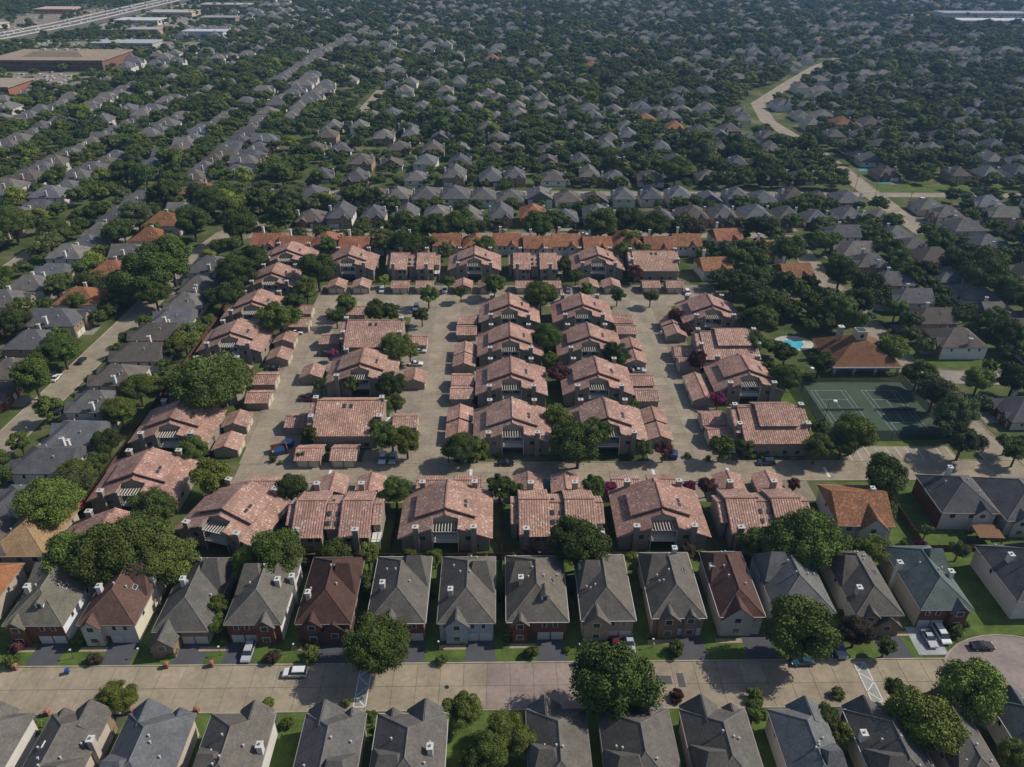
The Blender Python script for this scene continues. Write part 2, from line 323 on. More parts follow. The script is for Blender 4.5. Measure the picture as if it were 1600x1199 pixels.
# ------------------------------------------------------------------ shared small parts
def window_mesh(w_, h_):
    a = MB(); a.box(-w_/2, w_/2, -.06, 0, 0, h_); b = MB(); b.box(-w_/2+.1, w_/2-.1, -.10, -.061, .1, h_-.1)
    bar = MB(); bar.box(-.03, .03, -.13, -.101, .1, h_-.1)
    return a.mesh('window', 'trim'), b.mesh('pane', 'glass'), bar.mesh('bar', 'trim')
WIN = {k: window_mesh(*k) for k in ((1., 1.4), (1.5, 1.4), (2., 1.4), (1.1, 1.1))}
WHITE = (.68, .68, .65)
def add_window(T, x, y, z, size=(1.5, 1.4), face='F', color=WHITE):
    a, b, c = WIN[size]
    if face == 'F': T.add('window', a, None, color, None, (x, y, z)); i = len(T.p)-1; T.add('pane', b, None, None, i)
    else:
        key = (size, face)
        if key not in SIDEWIN:
            ang = {'R': math.pi/2, 'L': -math.pi/2, 'B': math.pi}[face]; out = []
            for me in (a, b):
                m2 = me.copy(); m2.transform(Matrix.Rotation(ang, 4, 'Z')); out.append(m2)
            SIDEWIN[key] = out
        a, b = SIDEWIN[key]
        T.add('window', a, None, color, None, (x, y, z)); i = len(T.p)-1; T.add('pane', b, None, None, i)
SIDEWIN = {}
def door_mesh(w_=2.5, h_=2.15):
    a = MB(); a.box(-w_/2, w_/2, -.05, 0, 0, h_)
    for k in range(4): a.box(-w_/2+.08, w_/2-.08, -.08, -.05, h_*k/4+.05, h_*(k+1)/4-.04)
    return a.mesh('garage_door', 'trim')
GDOOR = door_mesh(); GDOORS = {}
for fc, ang in (('F', 0), ('R', math.pi/2), ('L', -math.pi/2), ('B', math.pi)):
    m2 = GDOOR.copy(); m2.transform(Matrix.Rotation(ang, 4, 'Z')); GDOORS[fc] = m2
def chimney(T, x, y, z0, z1, wx=1.1, wy=1.1, color=(.6, .58, .54), cap=(.55, .55, .53), m='wall'):
    a = MB(); a.box(-wx/2, wx/2, -wy/2, wy/2, z0, z1); i = T.add('chimney', a, m, color, None, (x, y, 0))
    c = MB(); c.box(-wx/2-.12, wx/2+.12, -wy/2-.12, wy/2+.12, z1, z1+.25); T.add('cap', c, 'trim', cap, i)
    f = MB(); f.cyl(0, 0, z1+.25, z1+.5, .22, .2, 8); T.add('flue', f, 'metal', (.25, .25, .25), i)
# ------------------------------------------------------------------ condominium buildings (pink barrel tile)
STUCCO = (.27, .235, .19); CHIM = (.25, .21, .18)
def skylight(T, x, y, z, pitch_x=0, pitch_y=0, w_=.7, l_=1.1, color=(.12, .10, .09)):
    a = MB(); a.box(-w_/2, w_/2, -l_/2, l_/2, 0, .2); b = MB(); b.box(-w_/2+.07, w_/2-.07, -l_/2+.07, l_/2-.07, .201, .24)
    rot = Matrix.Rotation(pitch_y, 4, 'Y') @ Matrix.Rotation(pitch_x, 4, 'X')
    ma, mb_ = a.mesh('skylight', 'trim'), b.mesh('pane', 'glass'); ma.transform(rot); mb_.transform(rot)
    i = T.add('skylight', ma, None, color, None, (x, y, z)); T.add('pane', mb_, None, None, i)
def condo_A():
    T = Tmpl(); s = .39; ez, rz = 4.3, 8.6; W = 11
    zl = lambda x: rz-s*abs(x)
    wl = MB(); wl.prism_y([(-10.3, 0), (10.3, 0), (10.3, zl(10.3)-.02), (3.2, zl(3.2)-.02), (0, zl(0)-.02), (-3.2, zl(3.2)-.02), (-10.3, zl(10.3)-.02)], -4.9, 8.0)
    for a, b in ((-10.3, -3.2), (3.2, 10.3)):
        za, zb = zl(a)-.02, zl(b)-.02
        wl.prism_y([(a, 0), (b, 0), (b, zb), (a, za)], -7.6, -4.901)
    T.add('wall', wl, 'wall', STUCCO)
    up = MB(); up.prism_y([(-6.9, 5), (6.9, 5), (6.9, zl(6.9)+1.0), (0, rz+1.), (-6.9, zl(6.9)+1.0)], -3.2, 5.2); T.add('clerestory', up, 'wall', (.2, .15, .12))
    rf = MB()
    for sg in (-1, 1):
        rf.slope((sg*W, -5, ez), (0, 13.5, 0), (-sg*W, 0, W*s))
        rf.slope((sg*W, -8.5, ez), (0, 3.5, 0), (-sg*8.1, 0, 8.1*s))
    i = T.add('roof', rf, 'tile', (1, 1, 1)); rc = MB()
    rc.box(-.18, .18, 5.3, 8.5, rz+.25, rz+.45); T.add('ridge_cap', rc, 'tile', (.8, .75, .75), i); rc = MB(); rc.box(-.18, .18, -5, -3.3, rz+.25, rz+.45); T.add('ridge_cap', rc, 'tile', (.8, .75, .75), i)
    r2 = MB()
    for sg in (-1, 1): r2.slope((sg*7.3, -3.6, zl(7.3)+1.02), (0, 9.2, 0), (-sg*7.3, 0, 7.3*s))
    i = T.add('upper_roof', r2, 'tile', (1, 1, 1)); rc = MB(); rc.box(-.18, .18, -3.6, 5.6, rz+1.27, rz+1.47); T.add('ridge_cap', rc, 'tile', (.8, .75, .75), i)
    # balcony bay with its pale slatted pergola
    bl = MB(); bl.box(-3.1, 3.1, -7.9, -4.95, 2.7, 2.95); bl.box(-3.1, 3.1, -7.9, -7.8, 3.6, 3.75); T.add('balcony', bl, 'trim', (.5, .48, .43))
    for x in (-3.0, 3.0): pp = MB(); pp.box(x-.12, x+.12, -7.95, -7.7, 0, 6.3); T.add('post', pp, 'trim', (.5, .47, .42))
    pg = MB()
    for k in range(9): x = -2.8+.7*k; pg.box(x-.1, x+.1, -8.1, -5, 6.2, 6.45)
    pg.box(-3.1, 3.1, -7.95, -7.75, 5.95, 6.2); T.add('pergola', pg, 'trim', (.46, .43, .37))
    for k in range(8): x = -2.7+.77*k; bq = MB(); 
    rl = MB()
    for k in range(17): x = -2.95+.368*k; rl.box(x-.025, x+.025, -7.88, -7.82, 2.95, 3.6)
    T.add('railing', rl, 'trim', (.55, .53, .48))
    for x in (-1.5, 1.5): add_window(T, x, -4.9, 3.2, (2., 1.4))
    for x in (-5.3, 5.3): add_window(T, x, -7.6, 3.3, (1.5, 1.4), color=(.4, .37, .32)); add_window(T, x-1.9 if x < 0 else x+2.2, -7.6, .8, (1., 1.4), color=(.4, .37, .32))
    for y in (-3, 3): add_window(T, 10.3, y, 1.8, (1.5, 1.4), 'R', (.4, .37, .32)); add_window(T, -10.3, y, 1.8, (1.5, 1.4), 'L', (.4, .37, .32))
    for x, y in ((-6.7, -8.2), (6.7, -8.2), (-6.5, 8.3), (6.5, 8.3)): chimney(T, x, y, 0, 7.9, 1.3, 1.1, CHIM, (.5, .48, .45))
    for y in (-1, .6): skylight(T, 4.6, y, zl(4.6)+1.32, 0, .37)
    return T
def condo_B(link=True):
    T = Tmpl(); wl = MB()
    fz, bz, rzz = 4.7, 5.6, 8.5           # front eave, back eave, ridge
    blocks = [(-9.3, -2.0, 0), (1.7, 9.0, 0), (-2.0, 1.7, -1.0), (-11.2, -9.3, -1.1), (9.0, 11.2, -1.1)]
    rf = MB()
    for a, b, dz in blocks:
        wing = dz < -1.05; y0, yr, y1 = (-8.3, .5, 7.6) if dz == 0 else ((-5.5, .5, 6.5) if not wing else (-4.5, .5, 5))
        zf, zb = rzz-(yr-y0)*.43+dz, rzz-(y1-yr)*.40+dz
        wl.hexa([(a+.25, y0+.7, 0), (b-.25, y0+.7, 0), (b-.25, y1-.5, 0), (a+.25, y1-.5, 0)], [(a+.25, y0+.7, zf+.25), (b-.25, y0+.7, zf+.25), (b-.25, y1-.5, zb+.15), (a+.25, y1-.5, zb+.15)])
        wl.poly((a+.25, y0+.7, zf+.25), (a+.25, yr, rzz+dz), (a+.25, y1-.5, zb+.15)); wl.poly((b-.25, y0+.7, zf+.25), (b-.25, y1-.5, zb+.15), (b-.25, yr, rzz+dz))
        rf.slope((a, y0, zf), (b-a, 0, 0), (0, yr-y0, rzz+dz-zf)); rf.slope((b, y1, zb), (a-b, 0, 0), (0, yr-y1, rzz+dz-zb))
    T.add('wall', wl, 'wall', STUCCO); i = T.add('roof', rf, 'tile', (1, 1, 1))
    for a, b, dz in blocks: rc = MB(); rc.box(a, b, .32, .68, rzz+dz+.22, rzz+dz+.42); T.add('ridge_cap', rc, 'tile', (.8, .75, .75), i)
    for x in (-7.6, 6.0): chimney(T, x, -8.3, 0, 7.4, 1.3, 1.1, CHIM, (.5, .48, .45))
    for x in (-6.0, 5.0): chimney(T, x, 7.8, 0, 8.0, 1.3, 1.1, CHIM, (.5, .48, .45))
    for x, y in ((-1.2, -2), (.9, -2), (-1.2, -4.3), (.9, -4.3), (-.9, 2.4)): skylight(T, x, y, rzz-1+.32-abs(y-.5)*.43, .4*(1 if y < .5 else -1), 0, .9, 1.2)
    for x in (-5, 4.0, -3.2, 7.8): add_window(T, x, -7.6, 2.9, (1.5, 1.4), color=(.4, .37, .32))
    for x in (-5, 4.0): add_window(T, x, -7.6, .5, (1.5, 1.4), color=(.4, .37, .32))
    bal = MB(); bal.box(9.1, 11.2, -7.4, -4.0, 2.5, 2.7); bal.box(9.1, 11.2, -7.4, -7.3, 3.4, 3.5); bal.box(11.1, 11.2, -7.4, -4.0, 3.4, 3.5); bal.box(11.05, 11.2, -7.4, -7.25, 0, 3.4)
    T.add('balcony', bal, 'trim', (.6, .58, .53)); add_window(T, 10.2, -3.8, 2.8, (1.1, 1.1))
    return T
def condo_C(box=False):
    T = Tmpl(); y0, yr, y1 = -9.5, 2.2, 9; rzz = 8.8; zf, zb = rzz-(yr-y0)*.37, rzz-(y1-yr)*.5
    wl = MB(); rf = MB()
    for a, b, yy in ((-9.2, 9.2, y0), (-11, -9.2, y0+4), (9.2, 10.4, y0+5)):
        z_ = rzz-(yr-yy)*.37; yb = y1 if yy == y0 else y1-3; zb_ = rzz-(yb-yr)*.5; d = 0 if yy == y0 else -.5
        wl.hexa([(a+.3, yy+.7, 0), (b-.3, yy+.7, 0), (b-.3, yb-.5, 0), (a+.3, yb-.5, 0)], [(a+.3, yy+.7, z_+.2+d), (b-.3, yy+.7, z_+.2+d), (b-.3, yb-.5, zb_+.2+d), (a+.3, yb-.5, zb_+.2+d)])
        for x in (a+.3, b-.3): wl.poly((x, yy+.7, z_+.2+d), (x, yr, rzz+d), (x, yb-.5, zb_+.2+d))
        rf.slope((a, yy, z_+d), (b-a, 0, 0), (0, yr-yy, rzz-z_)); rf.slope((b, yb, zb_+d), (a-b, 0, 0), (0, yr-yb, rzz-zb_))
    T.add('wall', wl, 'wall', STUCCO); i = T.add('roof', rf, 'tile', (1, 1, 1)); rc = MB(); rc.box(-9.2, 9.2, yr-.2, yr+.2, rzz+.22, rzz+.42); T.add('ridge_cap', rc, 'tile', (.8, .75, .75), i)
    if box:
        u = MB(); zz = lambda y: rzz-(yr-y)*.37+1.1
        u.hexa([(-4, -4.5, 4), (6.5, -4.5, 4), (6.5, 6, 4), (-4, 6, 4)], [(-4, -4.5, zz(-4.5)), (6.5, -4.5, zz(-4.5)), (6.5, 6, zz(2.2)-1.6), (-4, 6, zz(2.2)-1.6)]); T.add('clerestory', u, 'wall', (.2, .15, .12))
        r2 = MB(); r2.slope((-4.4, -4.9, zz(-4.9)), (11.3, 0, 0), (0, 7.1, 7.1*.37)); r2.slope((6.9, 6.4, zz(2.2)-2.0), (-11.3, 0, 0), (0, -4.2, 2.0)); T.add('upper_roof', r2, 'tile', (1, 1, 1))
    else:
        for x in (-1, 1): skylight(T, x, .2, rzz-.74+.32, .36, 0, .8, 1.3)
    for x, y, z in ((-9.6, 3, 9.6), (9.4, 3, 9.6), (-9.8, -4, 7.8), (9.4, -4, 7.8)): chimney(T, x, y, 0, z, 1.2, 1.3, CHIM, (.5, .48, .45))
    for x in (-6, -2.5, 2.5, 6): add_window(T, x, y0+.7, .6, (1.5, 1.4), color=(.4, .37, .32))
    return T
TA, TB, TC, TCB = condo_A(), condo_B(), condo_C(), condo_C(True)
CONDOS = [('left column behind the grey houses', 'A', [(-90.5, 129.5), (-91, 153.5), (-91, 178), (-90.5, 203.5), (-90, 229.5), (-89.5, 254), (-89.2, 280), (-89, 305)]),
          ('front row facing the wooden fence', 'ABABAC', None), ]
def put_condo(kind, x, y, rz, label, short):
    T = {'A': TA, 'B': TB, 'C': TC, 'D': TCB}[kind]; k = rnd.uniform(.92, 1.06); c = (k, k*rnd.uniform(.95, 1.02), k*rnd.uniform(.95, 1.02))
    T.put('condominium', (x, y, 0), rz, label, 'condominium', 'pink tile-roofed condominiums of the court', {'roof': c, 'upper_roof': c})
    mark(x-11, x+11, y-9.5, y+9.5); BLD.append((x, y, 11, short))
BLD = []
for k, (x, y) in enumerate([(-90.5, 129.5), (-91, 153.5), (-91, 178), (-90.5, 203.5), (-90, 229.5), (-89.5, 254), (-89.2, 280), (-89, 304)]):
    s = f'{ordn(k+1)} condominium up the left side of the court'
    put_condo('A', x, y, 0, f'pink tiled {s}, with raised centre gable', s)
for k, (kind, x, rz) in enumerate((('A', -64, -.3), ('B', -39.4, 0), ('A', -12.8, 0), ('B', 13.7, 0), ('A', 38.4, 0), ('B', 63.6, 0))):
    s = f'{ordn(k+1)} condominium from the left in the front row'; put_condo(kind, x, 139.8, rz, f'pink tiled {s}, by the wooden fence', s)
for k, (kind, x) in enumerate((('A', -62.3), ('B', -36), ('A', -10.3), ('B', 15), ('A', 41), ('C', 65))):
    s = f'{ordn(k+1)} condominium from the left in the back row'; put_condo(kind, x, 298.5, 0, f'pink tiled {s}, before the orange roofs', s)
for nm, x in (('left', 3.6), ('right', 30.2)):
    for k, y in enumerate((177.5, 202, 226, 250.5)):
        s = f'{ordn(k+1)} condominium up the {nm} centre column'; put_condo('A', x, y, 0, f'pink tiled {s}, seen from the court road', s)
for kind, y, d in (('C', 182, 'nearest'), ('A', 208.5, 'middle'), ('C', 233.5, 'farthest')):
    s = f'{d} condominium of the island between the left lanes'; put_condo(kind, -43.5, y, 0, f'pink tiled {s}', s)
for k, (kind, y) in enumerate((('D', 177.5), ('A', 203.5), ('D', 224.5), ('A', 250))):
    s = f'{ordn(k+1)} condominium up the right side of the court'; put_condo(kind, 77, y, 0, f'pink tiled {s}, with raised roof', s)
# ------------------------------------------------------------------ garages
def garage(doors):
    T = Tmpl(); wl = MB(); wl.prism_y([(-3.3, 0), (3.3, 0), (3.3, 2.55), (0, 3.9), (-3.3, 2.55)], -3.3, 3.3); T.add('wall', wl, 'wall', (.27, .235, .19))
    rf = MB()
    for sg in (-1, 1): rf.slope((sg*3.75, -3.7*sg, 2.4), (0, 7.4*sg, 0), (-sg*3.75, 0, 1.53), .14)
    i = T.add('roof', rf, 'tile', (1, 1, 1)); rc = MB(); rc.box(-.15, .15, -3.7, 3.7, 4.06, 4.22); T.add('ridge_cap', rc, 'tile', (.8, .75, .75), i)
    x = 3.3
    for k in (-1.5, 1.5):
        loc = {'F': (k, -3.3, .02), 'R': (3.3, k, .02), 'L': (-3.3, k, .02), 'B': (k, 3.3, .02)}[doors]
        T.add('garage_door', GDOORS[doors], None, (.5, .46, .37), None, loc)
    v = MB(); v.tube((0, -3.3, 3.0), (0, -3.38, 3.0), .28, .28, 10); T.add('vent', v, 'trim', (.5, .48, .42))
    return T
GT = {d: garage(d) for d in 'FRLB'}
def put_garage(x, y, ridge, face, short):
    """ridge 'Y'/'X' and the compass face of the doors in the site (F towards the camera)"""
    order = 'FRBL'
    if ridge == 'Y': T, rz = GT[face], 0
    else: T, rz = GT[order[(order.index(face)-1) % 4]], math.pi/2
    k = rnd.uniform(.9, 1.08); kk = rnd.uniform(.95, 1.04)
    T.put('garage', (x, y, 0), rz, short, 'garage', 'tile-roofed double garages of the court', {'roof': (k, k*kk, k*kk)}); mark(x-3.5, x+3.5, y-3.5, y+3.5)
def garages(lst, face, desc):
    for k, (px, py, rdg, z) in enumerate(lst):
        x, y = G(px, py, z); put_garage(x, y, rdg, face, f'tile-roofed garage, {ordn(k+1)} {desc}')
for k, (px, rd) in enumerate(((417, 'X'), (523, 'Y'), (581, 'Y'), (674, 'X'), (732, 'X'), (825, 'Y'), (882, 'Y'), (975, 'X'), (1031, 'X'), (1137, 'Y'), (1198, 'Y'))):
    put_garage(G(px, 748, 2.8)[0], 153.6, rd, 'B', f'tile-roofed garage, {ordn(k+1)} from the left behind the front condominium row')
for k, (px, rd) in enumerate(((527, 'Y'), (565, 'Y'), (626, 'X'), (664, 'X'), (724, 'Y'), (762, 'Y'), (819, 'X'), (862, 'X'), (920, 'Y'), (955, 'Y'), (1016, 'X'), (1053, 'X'))):
    put_garage(G(px, 445, 2.5)[0], 280.6, rd, 'F', f'tile-roofed garage, {ordn(k+1)} from the left before the back condominium row')
garages([(357, 690, 'Y', 3), (371, 655, 'Y', 3), (405, 618, 'X', 3), (416, 590, 'X', 3), (437, 553, 'Y', 3), (446, 527, 'Y', 3), (469, 502, 'X', 3), (474, 482, 'X', 3)], 'R', 'up the left side of the court')
for nm, x, fc, lst in (('centre-left', -11.7, 'L', (178, 186.2, 198.5, 206.5, 218, 226, 240.5, 249)), ('centre-right', 45.3, 'R', (176.5, 184.7, 197, 206, 220, 229, 241, 249.5)), ('right-hand', 62.7, 'L', (176, 184, 197, 204.5, 217, 225, 239, 247.5))):
    for k, y in enumerate(lst):
        rd = {'L': 'YYXXYYXX', 'R': 'YYXXYYXX'}[fc][k] if nm != 'right-hand' else 'XXYYXXYY'[k]
        put_garage(x, y, rd, fc, f'tile-roofed garage, {ordn(k+1)} along the {nm} garage line of the court')
for px, py, rd, fc, d in ((483, 708, 'X', 'F', 'left one facing the court road'), (538, 708, 'X', 'F', 'right one facing the court road'), (467, 655, 'X', 'L', 'left of the nearest island condominium'), (634, 655, 'X', 'R', 'right of the nearest island condominium'),
                          (489, 580, 'Y', 'L', 'left of the middle island condominium'), (648, 588, 'Y', 'R', 'right of the middle island condominium'), (517, 528, 'X', 'L', 'left of the farthest island condominium'), (652, 530, 'X', 'R', 'right of the farthest island condominium'), (557, 485, 'X', 'F', 'alone behind the farthest island condominium')):
    x, y = G(px, py, 3); put_garage(x, y+ (0 if fc in 'LR' else .8), rd, fc, f'tile-roofed garage {d}')
# ------------------------------------------------------------------ houses
def house(w_, d_, eave, rise, roof_m='shingle', ridge='Y', front='hip', back='hip', gables=(), dormers=(), chims=(), garage_x=None, wins=True, roofc=(.1, .1, .1), frontc=(.2, .1, .07), sidec=(.6, .6, .58), frontm='brick', skyl=(), vents=(), trimc=WHITE, sidewins=True, doorc=(.55, .54, .5), gutc=(.3, .28, .25), big=True, ell=None):
    """a house, front towards -Y, origin at the middle of its footprint; eaves project .45"""
    T = Tmpl(); ov = .45; x0, x1, y0, y1 = -w_/2, w_/2, -d_/2, d_/2
    swap = ridge == 'X'
    X0, X1, Y0, Y1 = (x0, x1, y0, y1) if not swap else (y0, y1, x0, x1)
    hw = (X1-X0)/2+ov; p = rise/hw; hipf, hipb = front == 'hip', back == 'hip'; xc = (X0+X1)/2
    run = hw*.95; cv = (lambda x, y, z: (x, y, z)) if not swap else (lambda x, y, z: (-y, x, z))
    a, b, c, d = (X0-ov, Y0-ov), (X1+ov, Y0-ov), (X1+ov, Y1+ov), (X0-ov, Y1+ov)
    r0, r1 = Y0-ov+(run if hipf else 0), Y1+ov-(run if hipb else 0)
    if r1 < r0+.5: r0 = r1 = (r0+r1)/2; r1 += .3; r0 -= .3
    zt = eave+rise
    wl = MB(); wl.box(x0, x1, y0+.02, y1, 0, eave)
    for hp, yy, sg in ((hipf, Y0, 1), (hipb, Y1, -1)):
        if not hp: wl.poly(*[cv(*q) for q in ((X0, yy+sg*.03, eave-.01), (X1, yy+sg*.03, eave-.01), (xc, yy+sg*.03, eave+rise*(1-ov/hw)))])
    iw = T.add('wall', wl, 'wall', sidec)
    fw = MB(); fw.box(x0-.02, x1+.02, y0-.1, y0+.019, 0, eave-.02); T.add('front_wall', fw, frontm, frontc)
    rf = MB()
    E_ = [cv(*q, eave) for q in (a, b, c, d)]; E2 = [cv(q[0], q[1], eave-.22) for q in (a, b, c, d)]; RA, RB = cv(xc, r0, zt), cv(xc, r1, zt)
    uvl = lambda L, s: ((0, 0), (L, 0), (L, s), (0, s))
    rf.quad(E_[1], E_[2], RB, RA, uvl(d_, hw)); rf.quad(E_[3], E_[0], RA, RB, uvl(d_, hw))
    rf.poly(E_[0], E_[1], RA); rf.poly(E_[2], E_[3], RB); rf.poly(*E2[::-1])
    for k in range(4): rf.quad(E2[k], E2[(k+1) % 4], E_[(k+1) % 4], E_[k])
    ir = T.add('roof', rf, roof_m, roofc)
    if big:
        gt = MB()
        for k in range(4):
            A, B = Vector(E2[k]), Vector(E2[(k+1) % 4]); dd = (B-A).normalized(); nn = Vector((dd.y, -dd.x, 0))
            q = [A, B, B+nn*.12, A+nn*.12]; gt.hexa([v+Vector((0, 0, .03)) for v in q][::-1] if False else [v+Vector((0, 0, .03)) for v in q], [v+Vector((0, 0, .2)) for v in q])
        T.add('gutter', gt, 'trim', gutc, ir)
        cp = MB()
        for A, B in ((RA, RB),)+(((E_[0], RA), (E_[1], RA)) if hipf else ())+(((E_[2], RB), (E_[3], RB)) if hipb else ()): cp.tube(Vector(A)-Vector((0, 0, .04)), Vector(B)-Vector((0, 0, .04)), .11, .11, 6)
        T.add('ridge_cap', cp, roof_m, tuple(v*1.35 for v in roofc), ir)
    if ell:      # a second, cross-hipped volume rising out of the main roof
        ex, ey, ew, ed, dz = ell; hx, hy = ew/2, ed/2; zb = eave+dz; rr = min(rise*.95, hy*p*1.15); em = MB(); ky = [(ex-hx, ey-hy, zb), (ex+hx, ey-hy, zb), (ex+hx, ey+hy, zb), (ex-hx, ey+hy, zb)]
        tz = zb+rr+rise*.22; q0, q1 = (ex-hx*.45, ey, tz), (ex+hx*.45, ey, tz)
        em.poly(ky[0], ky[1], q1, q0); em.poly(ky[1], ky[2], q1); em.poly(ky[2], ky[3], q0, q1); em.poly(ky[3], ky[0], q0); em.poly(*ky[::-1]); T.add('cross_roof', em, roof_m, tuple(v*.97 for v in roofc), ir)
    def zr(x, y):
        X, Y = (x, y) if not swap else (y, -x)
        z = (hw-abs(X-xc))*p
        if hipf: z = min(z, (Y-Y0+ov)*rise/run)
        if hipb: z = min(z, (Y1+ov-Y)*rise/run)
        return eave+z
    fp = rise/run if (hipf and not swap) else p
    for gx, gw, gh, proj in gables:          # front cross gables
        gr = gw/2*.95; yb = y0-ov+(gr+.2)/fp+.4; yf = y0-proj; g2 = MB(); gl = MB()
        gl.prism_y([(gx-gw/2, 0), (gx+gw/2, 0), (gx+gw/2, gh), (gx, gh+gr), (gx-gw/2, gh)], yf, y0+.5); T.add('gable_wall', gl, frontm, frontc)
        for sg in (-1, 1): g2.slope((gx+sg*(gw/2+.35), yf-.35, gh-.33), (0, yb-yf+.35, 0), (-sg*(gw/2+.35), 0, gr+.33), .16, roof_m != 'shingle')
        T.add('gable_roof', g2, roof_m, tuple(v*1.03 for v in roofc), ir)
        if wins:
            add_window(T, gx, yf, gh-1.3, (1.5, 1.4), color=trimc)
            if gh > 4.5: add_window(T, gx, yf, .9, (1.5, 1.4), color=trimc)
    for dx, dy in dormers:
        zb = zr(dx, dy); dm = MB(); dm.prism_y([(dx-.8, zb-.3), (dx+.8, zb-.3), (dx+.8, zb+1.1), (dx, zb+1.7), (dx-.8, zb+1.1)], dy, dy+2); T.add('dormer', dm, 'trim', WHITE); k = len(T.p)-1
        dr = MB()
        for sg in (-1, 1): dr.slope((dx+sg*1.05, dy-.25, zb+.95), (0, 3.1, 0), (-sg*1.05, 0, .85), .1, False)
        T.add('dormer_roof', dr, roof_m, roofc, k); a_, b_, _ = WIN[(1., 1.4)]; T.add('pane', b_, None, None, k, (dx, dy, zb-.25))
    if garage_x is not None:
        for sg in (-1.4, 1.4): T.add('garage_door', GDOORS['F'], None, doorc, None, (garage_x+sg, y0-.1, .02))
        if eave > 4.5 and wins:
            for sg in (-1.3, .9): add_window(T, garage_x+sg, y0-.1, eave-1.9, (1., 1.4), color=trimc)
        dx = -garage_x*.2; dm = MB(); dm.box(dx-.5, dx+.5, y0-.16, y0-.1, 0, 2.1); T.add('door', dm, 'wood', (.12, .06, .03))
    elif wins:
        for k in (-.3, .05, .32): add_window(T, w_*k, y0-.1, eave-1.9, color=trimc)
    if sidewins and wins:
        for k in (-.28, .1, .33): add_window(T, x1, d_*k, max(.9, eave-1.9), (1., 1.4), 'R', trimc)
        add_window(T, x0, d_*.1, max(.9, eave-1.9), (1., 1.4), 'L', trimc)
        for k in (-.2, .25): add_window(T, w_*k, y1, max(.9, eave-1.9), (1.5, 1.4), 'B', trimc)
    for cx, cy, cz, cc in chims:
        cz = cz or max(zr(cx, cy)+1.7, eave+2.2)
        chimney(T, cx, cy, min(eave-1, zr(cx, cy)-.5) if x0 < cx < x1 else 0, cz, .9, 1.1, cc)
    for sx, sy in skyl:
        sl = math.atan(p) if not swap else 0
        skylight(T, sx, sy, zr(sx, sy)+.03, 0, sl*(1 if sx > 0 else -1), .9, 1.3, (.6, .6, .6))
    for vx, vy in vents:
        z = zr(vx, vy); v = MB(); v.cyl(0, 0, -.2, .55, .14, .14, 8); v.cyl(0, 0, .55, .68, .22, .16, 8); T.add('vent_pipe', v, 'trim', (.45, .45, .44), None, (vx, vy, z))
    return T
GREYS = [(.115, .11, .10), (.10, .097, .095), (.13, .122, .11), (.09, .088, .088), (.12, .112, .108)]
BRICK = (.17, .075, .05); TANB = (.26, .19, .13)
def hero_house(pl, pr, py, depth, color, fc, fm, side, garage_px, gabs, chim_px, label, short, face=1, eave=5.6, rise=None, extra={}):
    xl, yf = G(pl, py, eave); xr, _ = G(pr, py, eave); w_ = xr-xl-.9; cx = (xl+xr)/2; rise = rise or min(5.2, w_*.40)
    cy = yf+face*depth/2
    chs = []
    for px, py2 in chim_px:
        q = G(px, py2, 8.6); chs.append(((q[0]-cx)*face, (q[1]-cy)*face, None, rnd.choice(((.52, .5, .47), (.45, .4, .34), (.58, .57, .55)))))
    gx = None if garage_px is None else (G(garage_px, py+40, 1)[0]-cx)*face
    if gx is not None: gx = max(-w_/2+2.9, min(w_/2-2.9, gx))
    sk = [(w_*.28, depth*rnd.uniform(-.1, .3))] if rnd.random() < .6 else []
    vt = [(w_*rnd.uniform(-.4, .4), depth*rnd.uniform(-.15, .42)) for _ in range(5)]
    color = (color[0]*1.1, color[1]*1.06, color[2]*1.0); sgn = rnd.choice((-1, 1)); extra = dict(extra); extra.setdefault('ell', (sgn*w_*.24, depth*rnd.uniform(.12, .26), w_*.56, depth*.5, rnd.uniform(.3, .8)))
    T = house(w_, depth, eave, rise, roofc=color, frontc=fc, frontm=fm, sidec=side, garage_x=gx, gutc=rnd.choice(((.3, .28, .25), (.22, .2, .18), (.5, .49, .46), (.18, .17, .16))), gables=gabs(w_) if callable(gabs) else gabs, chims=chs, skyl=sk, vents=vt, **extra)
    T.put('house', (cx, cy, 0), 0 if face > 0 else math.pi, label, 'house', 'houses along the front street'); mark(cx-w_/2-1, cx+w_/2+1, cy-depth/2-1, cy+depth/2+1)
    BLD.append((cx, cy, w_/2+2, short))
    return cx, cy, w_
lg = lambda rel, gw, gh=5.4, pr=.9: (lambda w_: [(rel*w_, gw, gh, pr)])
